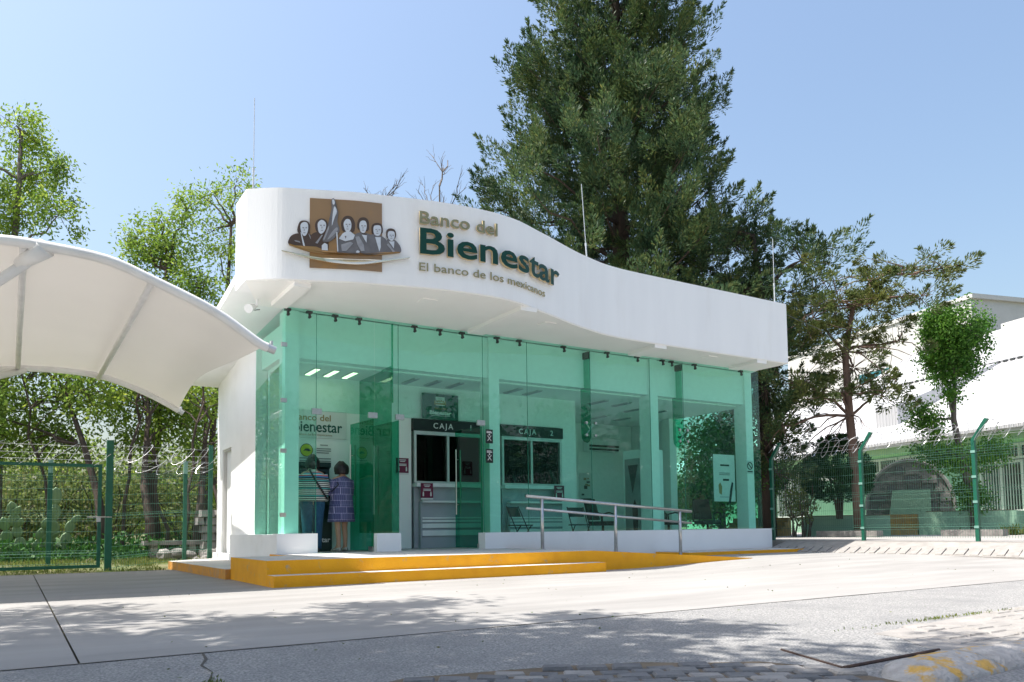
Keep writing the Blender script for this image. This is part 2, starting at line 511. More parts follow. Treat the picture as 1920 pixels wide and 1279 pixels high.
def structure(name, loc=(0, 0, 0)):
    o = bpy.data.objects.new(name, None)
    COL.objects.link(o)
    o.location = loc
    return tag(o, kind='structure')

def np_mesh(name, V, nper, mat):
    """V: (n*nper,3) separate n-gons"""
    me = bpy.data.meshes.new(name)
    nv = len(V); nf = nv // nper
    me.vertices.add(nv); me.loops.add(nv); me.polygons.add(nf)
    me.vertices.foreach_set('co', np.asarray(V, dtype=np.float32).ravel())
    me.loops.foreach_set('vertex_index', np.arange(nv, dtype=np.int32))
    me.polygons.foreach_set('loop_start', np.arange(0, nv, nper, dtype=np.int32))
    me.materials.append(mat)
    me.update(calc_edges=True)
    return me

def unit(a):
    return a / np.maximum(np.linalg.norm(a, axis=-1, keepdims=True), 1e-9)

def blades(P, A, Ln, Wd, bend=0.0):
    """diamond leaves: P base (n,3), A axis (n,3), length, width -> (4n,3)"""
    n = len(P)
    A = unit(A)
    S = unit(np.cross(A, RNG.normal(size=(n, 3))))
    Ln = np.broadcast_to(Ln, (n,))[:, None]; Wd = np.broadcast_to(Wd, (n,))[:, None]
    m = P + A * Ln * 0.45
    tip = P + A * Ln
    V = np.stack([P, m + S * Wd * 0.5, tip, m - S * Wd * 0.5], axis=1)
    return V.reshape(-1, 3)

def text_mesh(s, size, bold=0.0, depth=0.0, spacing=1.0):
    cu = bpy.data.curves.new('t', 'FONT')
    cu.body = s; cu.size = size; cu.offset = bold; cu.extrude = depth; cu.space_character = spacing
    cu.resolution_u = 3
    o = bpy.data.objects.new('t', cu)
    COL.objects.link(o)
    dg = bpy.context.evaluated_depsgraph_get()
    dg.update()
    me = bpy.data.meshes.new_from_object(o.evaluated_get(dg))
    bpy.data.objects.remove(o)
    bpy.data.curves.remove(cu)
    return me

_glyphs = {}
def glyph_run(s, size, bold, depth, spacing=1.0):
    """list of (char, mesh) with each glyph's x set as in the run"""
    out = []
    for i, ch in enumerate(s):
        if ch == ' ': continue
        pre = text_mesh(s[:i + 1], size, bold, 0, spacing)
        mx = max(v.co.x for v in pre.vertices)
        bpy.data.meshes.remove(pre)
        g = text_mesh(ch, size, bold, depth, spacing)
        gx = max(v.co.x for v in g.vertices)
        for v in g.vertices: v.co.x += mx - gx
        out.append((ch, g))
    return out

def flat_text(name, s, size, origin, mat, parent, bold=0.0, axis='X', depth=0.002, spacing=1.0, width=None, center=False, flip=False):
    """printed text standing upright; axis X reads along +X facing -Y"""
    me = text_mesh(s, size, bold, depth, spacing)
    co = np.array([v.co[:] for v in me.vertices])
    x0, x1 = co[:, 0].min(), co[:, 0].max()
    co[:, 0] -= x0
    if width: co[:, 0] *= width / (x1 - x0)
    if center: co[:, 0] -= (co[:, 0].max()) / 2
    for v, c in zip(me.vertices, co):
        if axis == 'X': v.co = (c[0], -c[2], c[1])
        else: v.co = (c[2], -c[0], c[1])      # reads along -Y, faces -X
    me.materials.clear(); me.materials.append(mat)
    return link(name, me, parent, origin)

# ------------------------------------------------------------------ ground, apron, road
def sstep(a, b, x):
    t = min(1, max(0, (x - a) / (b - a)))
    return t * t * (3 - 2 * t)

def gz(x, y):
    """the apron rises a little towards the bank's right-hand corner"""
    return 0.095 * sstep(8.3, 12.5, x) * sstep(5.2, 9.5, y)

def grid(poly_x, poly_y, zf, mb):
    nx, ny = len(poly_x), len(poly_y)
    vs = [(x, y, zf(x, y)) for y in poly_y for x in poly_x]
    fs = [(j * nx + i, j * nx + i + 1, (j + 1) * nx + i + 1, (j + 1) * nx + i) for j in range(ny - 1) for i in range(nx - 1)]
    mb.add(vs, fs)

def build_ground():
    g = MB()
    xs = [-600, -200, -80, -30, -10, 0, 4, 8, 12, 16.2, 20, 30, 60, 120, 300, 700]
    ys = [-600, -200, -60, -20, -5, 5, 12, 16.3, 18, 20, 24, 30, 40, 60, 120, 300, 700]
    def zf(x, y):
        return -0.05 + 0.07 * sstep(15.5, 17.2, y) + 0.14 * sstep(17.5, 24, y)
    grid(xs, ys, zf, g)
    tag(g.build('ground', M['ground']), kind='structure')

    ap = structure('concrete_apron', (4, 10, 0))
    ex = [-14, -10, -6, -3, 0.318]
    ex2 = [0.33, 2, 4, 6, 8, 9, 10, 11, 12, 13, 14, 15.25]
    ey = [4.95, 5.6, 6.3, 7, 8, 9, 10, 11, 12, 13, 14.5, 16.38]
    for xs_ in (ex, ex2):
        a = MB(); grid(xs_, ey, gz, a); a.build('slab', M['concrete'], ap)
    j = MB(); j.box(0.318, 4.95, -0.04, 0.33, 16.38, -0.012); j.build('joint', M['joint'], ap)
    e = MB()
    pts = []
    rr = random.Random(3)
    for i in range(70):                         # ragged crack where slab and asphalt meet
        x = -14 + i * 29.2 / 69
        pts.append((x, 4.945 + rr.uniform(-0.012, 0.012)))
    vs = [(x, y - 0.006 * rr.random(), 0.002 + gz(x, y)) for x, y in pts] + [(x, y + 0.006 * rr.random(), 0.002 + gz(x, y)) for x, y in pts]
    n = len(pts)
    e.add(vs, [(i, i + 1, n + i + 1, n + i) for i in range(n - 1) if rr.random() < 0.35])
    e.build('edge_crack', M['joint'], ap)

    rd = MB()
    grid([-60, -20, -8, -3, 0, 3, 6, 9, 12, 15.25], [-40, -10, 0, 2, 3, 4, 4.97], lambda x, y: -0.004 + gz(x, y), rd)
    tag(rd.build('asphalt_road', M['asphalt']), kind='structure')
    rd2 = MB()                                   # crack in the asphalt, front left
    pl = [(0.95, 4.93), (0.92, 4.7), (0.86, 4.5), (0.87, 4.25), (0.80, 4.0), (0.78, 3.7)]
    vs = [(x, y, -0.001) for x, y in pl] + [(x + 0.012 + 0.007 * math.sin(7 * y), y, -0.001) for x, y in pl]
    rd2.add(vs, [(i + 1, i, 6 + i, 6 + i + 1) for i in range(5)])
    tag(rd2.build('road_crack', M['joint']), kind='structure')

    # raised yard behind the right fence
    yd = MB()
    yd.box(16.12, -12, -0.1, 60, 40, 0.34)
    tag(yd.build('yard', M['paved_yard']), kind='structure')

    # verge of slanting stones between apron and fence
    vg = structure('stone_verge', (15.6, 8, 0))
    b = MB()
    def vz(x): return 0.09 + (x - 15.2) / 0.95 * 0.25
    b.hexa([(15.22, -12, -0.1), (16.12, -12, -0.1), (16.12, 13.0, -0.1), (15.22, 13.0, -0.1)],
           [(15.22, -12, 0.085), (16.12, -12, 0.325), (16.12, 13.0, 0.325), (15.22, 13.0, 0.085)])
    b.build('bed', M['stone_pale'], vg)
    rr = random.Random(11)
    y = 5.4
    while y < 12.9:
        for row in range(1):
            x0 = 15.24 + row * 0.29
            x1 = x0 + 0.40
            w = rr.uniform(0.13, 0.2)
            yy = y + rr.uniform(-0.02, 0.02)
            sk = 0.10
            h = rr.uniform(0.006, 0.02)
            s = MB()
            s.hexa([(x0, yy, vz(x0) - .05), (x1, yy + sk, vz(x1) - .05), (x1, yy + sk + w, vz(x1) - .05), (x0, yy + w, vz(x0) - .05)],
                   [(x0 + .015, yy + .01, vz(x0) + h), (x1 - .015, yy + sk + .01, vz(x1) + h), (x1 - .015, yy + sk + w - .02, vz(x1) + h), (x0 + .015, yy + w - .02, vz(x0) + h)])
            s.build('stone', M['stone_pale'], vg)
        y += 0.235
    # strip of cobbles in front, broken into the asphalt
    cb = structure('cobble_strip', (2.6, 2.8, 0))
    b = MB(); b.prism([(1.2, 3.35), (1.55, 2.5), (2.2, 2.05), (3.35, 1.95), (3.42, 2.55), (3.30, 2.86), (3.0, 3.02), (2.8, 3.20), (2.45, 3.33), (2.1, 3.42), (1.6, 3.52)], -0.03, -0.001)
    b.build('bed', M['soil'], cb)
    # rows run along the camera's left-right; slightly rotated
    ca, sa = math.cos(R(-31)), math.sin(R(-31))
    def inside(px, py):
        poly = [(1.25, 3.33), (1.6, 2.5), (2.2, 2.1), (3.33, 2.0), (3.36, 2.5), (3.24, 2.8), (2.95, 2.96), (2.75, 3.12), (2.4, 3.26), (2.05, 3.34), (1.6, 3.44)]
        c = False
        for i in range(len(poly)):
            x1, y1 = poly[i]; x2, y2 = poly[i - 1]
            if (y1 > py) != (y2 > py) and px < (x2 - x1) * (py - y1) / (y2 - y1) + x1: c = not c
        return c
    def cobble(cx, cy, w, d, ang, parent, mat, h=0.012):
        s = MB()
        c, sn = math.cos(ang), math.sin(ang)
        def q(u, v, z):
            return (cx + u * c - v * sn, cy + u * sn + v * c, z)
        b0, t0, m0 = [], [], []
        for u, v in ((-1, -1), (1, -1), (1, 1), (-1, 1)):
            ju, jv = rr.uniform(.93, 1.0), rr.uniform(.90, 1.0)
            b0.append(q(u * w / 2 * ju, v * d / 2 * jv, -0.03))
            m0.append(q(u * w / 2 * ju, v * d / 2 * jv, h - 0.012))
            t0.append(q(u * w / 2 * ju * .88, v * d / 2 * jv * .85, h + rr.uniform(-.003, .003)))
        s.loft([b0, m0, t0]); 
        return s.build('cobble', mat, parent)
    for i in range(-9, 10):
        for jx in range(-10, 11):
            u = jx * 0.168 + (0.08 if i % 2 else 0); v = i * 0.118
            px, py = 2.5 + u * ca - v * sa, 2.75 + u * sa + v * ca
            if inside(px, py):
                cobble(px + rr.uniform(-.008, .008), py + rr.uniform(-.008, .008), 0.156, 0.107, R(-31) + rr.uniform(-.07, .07), cb, M['stone'] if rr.random() < .75 else M['stone_pale'], rr.uniform(.004, .02))
    # paler paving on the right
    pv = structure('paver_patch', (5.5, 2.9, 0))
    b = MB(); b.prism([(4.35, 2.55), (4.9, 2.42), (8.5, 2.40), (8.5, 3.55), (7.2, 3.44), (6.0, 3.30), (5.2, 3.22), (4.72, 3.15), (4.68, 2.95)], -0.03, -0.001)
    b.build('bed', M['stone_pale'], pv)
    for i in range(7):
        for jx in range(18):
            px = 4.45 + jx * 0.235 + (0.11 if i % 2 else 0); py = 2.50 + i * 0.135
            top = 3.12 + (px - 4.7) * 0.115
            if py > min(top, 3.42) or px > 8.3 or (px < 4.78 and py > 2.6): continue
            cobble(px, py, 0.222, 0.125, rr.uniform(-.05, .05), pv, M['stone_pale'], rr.uniform(-.002, .012))
    # concrete cover plate with an angle-iron edge
    cv = thing('utility_cover', 'flat concrete cover plate with rusty iron edge set in the asphalt', 'cover', (4.05, 2.8, 0))
    b = MB(); b.prism([(3.49, 2.50), (4.35, 2.54), (4.66, 3.10), (3.74, 3.09)], -0.03, 0.003)
    b.build('plate', M['asphalt'], cv)
    b = MB(); b.tube([(3.47, 2.485, 0.002), (4.37, 2.525, 0.002)], 0.009, 6)
    b.build('iron_edge', M['rust'], cv)
    b = MB(); b.tube([(3.47, 2.485, 0.0), (3.70, 3.05, 0.0)], 0.005, 5)
    b.build('iron_edge', M['rust'], cv)
    # weathered round kerb, bottom right
    kb = thing('painted_kerb', 'weathered rounded kerb with flaking yellow paint in the front corner', 'kerb', (4.3, 2.2, 0))
    x = 3.36
    prof = [(-0.20, -0.05), (-0.19, 0.015), (-0.14, 0.05), (-0.06, 0.068), (0.02, 0.07), (0.09, 0.058), (0.14, 0.03), (0.16, -0.05)]
    k = 0
    while x < 7.6:
        ln = rr.uniform(0.5, 0.75)
        rings = []
        segs = 10
        for i in range(segs + 1):
            t = i / segs
            e = min(1.0, 0.90 + 0.5 * min(t, 1 - t) * 4) if k else min(1.0, 0.35 + 2.6 * t)
            e *= 1 + 0.02 * math.sin(i * 2.3 + k)
            xx = x + ln * t * 0.985
            yy = 2.17 + 0.03 * (xx - 3.4)
            rings.append([(xx + 0.005 * math.sin(9 * a + i), yy + a * e, -0.05 + (bz + .05) * e * (1 + .06 * math.sin(5 * xx + 11 * a))) for a, bz in prof][::-1])
        s = MB(); s.loft(rings); s.build('kerb_stone', M['kerb_paint'], kb, smooth=True)
        x += ln; k += 1

def build_steps():
    t = thing('entrance_platform', 'raised concrete entrance platform with two orange yellow steps and side ramp', 'steps', (5.4, 11.5, 0))
    def slab(name, poly, z0, z1, side='yellow'):
        b = MB(); b.prism(poly, z0, z1, 0, 1)
        return b.build(name, [M['platform_top'], M[side]], t)
    slab('upper_step', [(2.77, 10.35), (8.05, 10.35), (8.05, 13.35), (3.62, 13.35), (3.62, 12.34), (2.77, 12.34)], -0.05, 0.33)
    slab('lower_step', [(2.772, 10.03), (8.06, 10.03), (8.06, 10.348), (2.772, 10.348)], -0.05, 0.147)
    slab('ramp', [(8.052, 10.36), (9.5, 10.36), (10.7, 10.36), (11.85, 10.36), (11.85, 12.95), (10.7, 12.95), (9.5, 12.95), (8.052, 12.95)], -0.05,
         lambda x, y: 0.33 + (0.098 - 0.33) * (x - 8.05) / 3.8)
    slab('side_walk', [(11.87, 12.02), (16.05, 12.02), (16.05, 13.05), (11.87, 13.05)], -0.05, 0.165)
    slab('side_walk', [(2.70, 12.36), (3.72, 12.36), (3.72, 18.0), (3.0, 17.35), (2.62, 17.0)], -0.05, 0.15, 'yellow_worn')

# ------------------------------------------------------------------ the bank
FP = [(2.90, 12.16), (3.29, 11.87), (3.57, 11.745), (3.83, 11.645), (4.36, 11.43), (4.77, 11.32), (5.30, 11.18), (5.75, 11.085), (6.13, 11.035), (6.50, 11.02), (6.82, 11.04),
      (7.20, 11.12), (7.62, 11.285), (8.10, 11.48), (8.58, 11.69), (9.0, 11.86), (9.30, 11.96), (9.80, 12.11), (10.3, 12.185), (10.9, 12.21), (12.35, 12.215), (15.43, 12.22)]
def catmull(P, k=5):
    out = []
    for i in range(len(P) - 1):
        p0 = P[max(i - 1, 0)]; p1 = P[i]; p2 = P[i + 1]; p3 = P[min(i + 2, len(P) - 1)]
        for j in range(k):
            t = j / k
            out.append(tuple(0.5 * ((2 * p1[a]) + (-p0[a] + p2[a]) * t + (2 * p0[a] - 5 * p1[a] + 4 * p2[a] - p3[a]) * t * t + (-p0[a] + 3 * p1[a] - 3 * p2[a] + p3[a]) * t ** 3) for a in (0, 1)))
    out.append(P[-1])
    return out
FC = catmull(FP)
FS = [0.0]
for a, b in zip(FC[:-1], FC[1:]): FS.append(FS[-1] + math.hypot(b[0] - a[0], b[1] - a[1]))
def s_of_x(x):
    for i in range(len(FC) - 1):
        if FC[i + 1][0] >= x:
            t = (x - FC[i][0]) / (FC[i + 1][0] - FC[i][0])
            return FS[i] + t * (FS[i + 1] - FS[i])
    return FS[-1]
def on_fascia(s, z, w):
    """arc length s along the curved fascia, height z, w metres proud of it"""
    i = 0
    while i < len(FS) - 2 and FS[i + 1] < s: i += 1
    t = (s - FS[i]) / (FS[i + 1] - FS[i])
    i0, i1 = max(i - 2, 0), min(i + 3, len(FC) - 1)
    x = FC[i][0] + t * (FC[i + 1][0] - FC[i][0]); y = FC[i][1] + t * (FC[i + 1][1] - FC[i][1])
    tx, ty = FC[i1][0] - FC[i0][0], FC[i1][1] - FC[i0][1]
    l = math.hypot(tx, ty)
    return (x + ty / l * w, y - tx / l * w, z)

YG = 13.2
def build_bank():
    t = thing('bank_building', 'small white bank building with curved fascia and green glass front', 'building', (9.6, 13.2, 0))
    W = M['plaster']
    # curved fascia, a solid parapet block
    b = MB()
    poly = FC + [(15.43, 12.83), (2.90, 12.83)]
    b.prism(poly, 4.53, 5.95, 0)
    fa = b.build('fascia', M['fascia'], t)
    # soffit sheet just under the fascia block, with cantilever beams
    b = MB()
    poly = [(x + 0.004, y + 0.02) for x, y in FC] + [(15.42, 13.40), (3.4, 13.40)]
    b.prism([(x, y) for x, y in poly], 4.512, 4.535, 0)
    so = b.build('soffit', M['soffit'], t)
    for x0, x1, yf in ((3.54, 3.80, 11.80), (7.27, 7.60, 11.22), (11.25, 11.58, 12.24), (14.38, 14.70, 12.24)):
        q = MB(); q.box(x0, yf, 4.44, x1, 13.10, 4.52); q.build('beam', M['soffit'], t)
    for cx, cy in ((5.75, 11.75), (8.35, 12.0), (13.2, 12.6)):
        q = MB(); q.box(cx - .13, cy - .13, 4.498, cx + .13, cy + .13, 4.513); q.build('soffit_lamp', M['soffit'], t)
    # roof slab falling to the rear, oversailing the left wall
    rz = lambda x, y: 4.80 - 0.14 * (y - 12.83)
    b = MB()
    b.prism([(2.90, 12.835), (15.75, 12.835), (15.75, 18.25), (2.90, 18.25)], lambda x, y: rz(x, y) - 0.13, rz)
    b.build('roof_slab', W, t)
    # left wall with recessed steel door
    b = MB()
    top = lambda x, y: rz(x, y) - 0.12
    b.prism([(3.77, 14.92), (3.98, 14.92), (3.98, 16.86), (3.77, 16.86)], 0.05, top)
    b.prism([(3.77, 17.66), (3.98, 17.66), (3.98, 18.15), (3.77, 18.15)], 0.05, top)
    b.prism([(3.772, 16.85), (3.98, 16.85), (3.98, 17.67), (3.772, 17.67)], 2.46, top)
    b.build('left_wall', W, t)
    d = MB(); d.box(3.86, 16.86, 0.15, 3.91, 17.66, 2.46)
    door = d.build('door', M['white_lam'], t)
    d = MB(); d.tube([(3.86, 16.98, 1.15), (3.82, 16.98, 1.15), (3.82, 17.08, 1.15)], 0.012, 6); d.build('handle', M['steel'], door)
    d = MB(); d.box(3.80, 16.86, 0.15, 3.86, 16.90, 2.46); d.box(3.80, 17.62, 0.15, 3.86, 17.66, 2.46); d.box(3.80, 16.90, 2.42, 3.86, 17.62, 2.46); d.build('door_frame', M['cream'], door)
    # foot of the left wall
    d = MB(); d.box(3.69, 16.42, 0.05, 3.769, 18.16, 0.27); d.build('wall_foot', W, t)
    # rear wall and right wall
    d = MB(); d.box(3.98, 18.0, 0.05, 15.6, 18.15, 4.1); d.build('rear_wall', W, t)
    d = MB(); d.box(15.42, 16.3, 0.05, 15.6, 18.0, 4.2); d.build('right_wall', W, t)
    # plinths and low walls carrying the glass
    def plinth(x0, y0, x1, y1, z1, z0=0.02):
        q = MB(); q.box(x0, y0, z0, x1, y1, z1); return q.build('low_wall', W, t)
    plinth(3.66, 13.08, 4.345, 13.34, 0.665)
    plinth(3.66, 13.342, 3.90, 16.42, 0.655)
    plinth(5.41, 13.08, 5.87, 13.34, 0.652)
    plinth(7.60, 13.08, 15.68, 13.34, 0.635)
    plinth(15.44, 13.342, 15.68, 16.3, 0.635)
    # columns and header behind the glass
    for x0, x1 in ((3.86, 4.10), (7.88, 8.12), (12.08, 12.33), (15.20, 15.44)):
        q = MB(); q.box(x0, 13.36, 0.33, x1, 13.72, 4.50); q.build('column', M['inner_white'], t)
    q = MB(); q.box(15.16, 16.0, 0.33, 15.40, 16.29, 3.9); q.build('column', M['inner_white'], t)
    q = MB(); q.box(4.10, 13.42, 3.69, 15.20, 13.66, 4.50); q.build('header_beam', M['inner_white'], t)
    q = MB(); q.box(3.87, 13.72, 3.72, 4.03, 14.92, 4.30); q.build('header_beam', M['inner_white'], t)
    # interior shell
    q = MB(); q.box(3.9, 13.345, 0.05, 15.43, 18.0, 0.326); q.build('interior_floor', M['platform_top'], t)
    q = MB(); q.box(3.98, 13.66, 3.66, 15.42, 17.99, 3.80); cl = q.build('interior_ceiling', M['inner_white'], t)
    q = MB(); q.box(3.98, 14.78, 0.33, 6.86, 14.90, 3.66); q.box(6.86, 14.78, 3.0, 8.50, 14.90, 3.66); q.box(8.50, 14.78, 0.33, 8.95, 14.90, 3.66)
    q.box(8.95, 14.78, 3.0, 10.60, 14.90, 3.66); q.box(10.60, 14.78, 0.33, 10.95, 14.90, 3.66)
    q.build('partition_wall', M['inner_white'], t)
    q = MB(); q.box(10.95, 14.78, 0.33, 11.05, 17.99, 3.66); q.build('partition_wall', M['inner_white'], t)
    q = MB(); q.box(11.06, 17.86, 0.33, 15.40, 17.98, 3.66); q.build('back_wall', M['inner_white'], t)
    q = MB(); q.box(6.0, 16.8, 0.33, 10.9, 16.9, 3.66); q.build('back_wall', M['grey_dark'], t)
    # glass
    G = M['glass']
    TH = 0.012
    def pane(x0, x1, z0, z1, name='glass_panel'):
        q = MB(); q.box(x0 + .004, YG, z0, x1 - .004, YG + TH, z1)
        return q.build(name, G, t)
    front = [(3.775, 4.35, 0.666), (4.35, 5.41, 2.755), (5.41, 5.875, 0.653), (5.875, 7.65, 2.745), (7.65, 8.68, 0.637), (8.68, 10.28, 0.637), (10.28, 11.95, 0.637), (11.95, 12.96, 0.637), (12.96, 15.52, 0.637)]
    panes = [pane(a, c, z0, 4.50) for a, c, z0 in front]
    q = MB()
    q.hexa([(3.762, 13.2, .657), (3.774, 13.2, .657), (3.774, 14.915, .657), (3.762, 14.915, .657)], [(3.762, 13.2, 4.455), (3.774, 13.2, 4.455), (3.774, 14.915, 4.38), (3.762, 14.915, 4.38)])
    side = q.build('glass_panel', G, t)
    q = MB(); q.box(15.51, 13.22, .637, 15.522, 16.28, 4.28); q.build('glass_panel', G, t)
    # dark polished vertical edges between sheets
    for x, z0 in ((4.35, .68), (5.875, .66), (7.65, .65), (8.68, .65), (10.28, .65), (11.95, .65), (12.96, .65)):
        q = MB(); q.box(x - .003, YG - .001, z0, x + .003, YG + TH + .001, 4.455); q.build('glass_seam', M['glass_edge'], t)
    # clamps along the head and on the corner
    for x in (3.85, 4.22, 4.68, 5.12, 6.2, 6.72, 7.2, 7.98, 8.5, 9.6, 10.75, 11.6, 12.35, 12.62, 13.35, 14.9):
        q = MB(); q.box(x - .05, YG - .03, 4.44, x + .05, YG + .05, 4.475); q.box(x - .018, YG - .035, 4.36, x + .018, YG - .002, 4.44); q.tube([(x, YG - .045, 4.37), (x, YG - .002, 4.37)], .026, 8)
        q.build('clamp', M['dark_metal'], t)
    for z in (0.98, 2.05, 2.9, 3.85):
        q = MB(); q.box(3.745, YG - .018, z - .035, 3.84, YG + .03, z + .035); q.build('clamp', M['steel'], t)
    # stiffening fins with spider fittings
    for x in (10.28, 12.95):
        poly = [(13.225, 4.42), (13.225, 2.60), (13.25, 2.54), (13.33, 2.50), (13.45, 2.54), (13.52, 2.62), (13.54, 2.74), (13.54, 4.42)]
        q = MB()
        n = len(poly)
        q.add([(x - .008, a, c) for a, c in poly] + [(x + .008, a, c) for a, c in poly], [tuple(range(n)), tuple(range(2 * n - 1, n - 1, -1))] + [(i, n + i, n + (i + 1) % n, (i + 1) % n) for i in range(n)])
        fin = q.build('glass_fin', M['glass_dark'], t)
        q = MB(); q.box(x - .03, 13.23, 4.30, x + .03, 13.56, 4.44); q.build('fin_shoe', M['dark_metal'], fin)
        q = MB()
        for dx in (-.12, .12):
            for dz in (-.13, .13):
                q.tube([(x, 13.24, 2.78), (x + dx, 13.225, 2.78 + dz)], .010, 6)
                q.tube([(x + dx, 13.235, 2.78 + dz), (x + dx, 13.185, 2.78 + dz)], .03, 10)
        q.build('spider_fitting', M['steel'], fin)
    # glass partition between cash machine lobby and teller lobby
    q = MB(); q.box(5.74, 13.22, 0.655, 5.752, 14.77, 3.68); q.build('glass_partition', M['glass_dark'], t)
    q = MB(); q.box(5.735, 13.16, 3.0, 5.757, 13.20, 4.44); q.build('glass_fin', M['glass_dark'], t)
    # patch fittings
    for x in (4.36, 5.38, 5.90, 7.60):
        q = MB(); q.box(x - .085, YG - .012, 2.70, x + .085, YG + .03, 2.80); q.build('patch_fitting', M['steel'], t)
    # doors, opened inwards
    def leaf(hx, ang, w=0.92):
        hy = YG + 0.02
        c, s = math.cos(ang), math.sin(ang)
        def P(u, v, z): return (hx + u * c - v * s, hy + u * s + v * c, z)
        q = MB(); q.hexa([P(0, -.006, .345), P(w, -.006, .345), P(w, .006, .345), P(0, .006, .345)], [P(0, -.006, 2.69), P(w, -.006, 2.69), P(w, .006, 2.69), P(0, .006, 2.69)])
        dd = q.build('glass_door', M['glass_dark'], t)
        for sgn in (-1, 1):
            q = MB(); v = sgn * .05
            q.tube([P(w - .10, v, 1.0), P(w - .10, v, 2.3)], .015, 8)
            for z in (1.2, 2.1): q.tube([P(w - .10, 0, z), P(w - .10, v, z)], .009, 6)
            q.build('handle', M['steel'], dd)
        q = MB(); q.hexa([P(0, -.02, .345), P(.16, -.02, .345), P(.16, .02, .345), P(0, .02, .345)], [P(0, -.02, .42), P(.16, -.02, .42), P(.16, .02, .42), P(0, .02, .42)]); q.build('hinge_shoe', M['steel'], dd)
    leaf(5.40, R(95)); leaf(5.89, R(97)); leaf(7.63, R(96))
    # ceiling light troughs
    for i, (x, y, lit) in enumerate([(4.62, 14.25, 1), (4.98, 14.25, 1), (5.34, 14.25, 1), (6.6, 14.25, 0), (7.1, 14.25, 0), (7.6, 14.25, 0), (9.0, 14.25, 0), (9.5, 14.25, 0), (11.6, 14.6, 0), (12.3, 14.6, 0), (13.2, 15.2, 0), (14.0, 15.2, 0), (13.2, 16.6, 0), (14.0, 16.6, 0)]):
        q = MB(); q.box(x - .06, y - .32, 3.64, x + .06, y + .32, 3.659); fr = q.build('ceiling_lamp', M['alu'], t)
        q = MB(); q.box(x - .045, y - .30, 3.632, x + .045, y + .30, 3.641); q.build('diffuser', M['lamp'] if lit else M['grey_panel'], fr)
    # aerial cable bracket lamp on left soffit
    q = MB(); q.tube([(3.30, 13.05, 4.52), (3.30, 13.05, 4.40), (3.22, 12.95, 4.34)], .02, 6); q.tube([(3.22, 12.95, 4.35), (3.10, 12.80, 4.27)], [.05, .075], 10); q.build('flood_lamp', M['white_lam'], t)
    q = MB(); q.tube([(3.35, 13.6, 4.54), (3.33, 13.5, 4.44), (3.42, 13.35, 4.43)], .008, 5); q.build('loose_wire', M['dark_metal'], t)
    return t

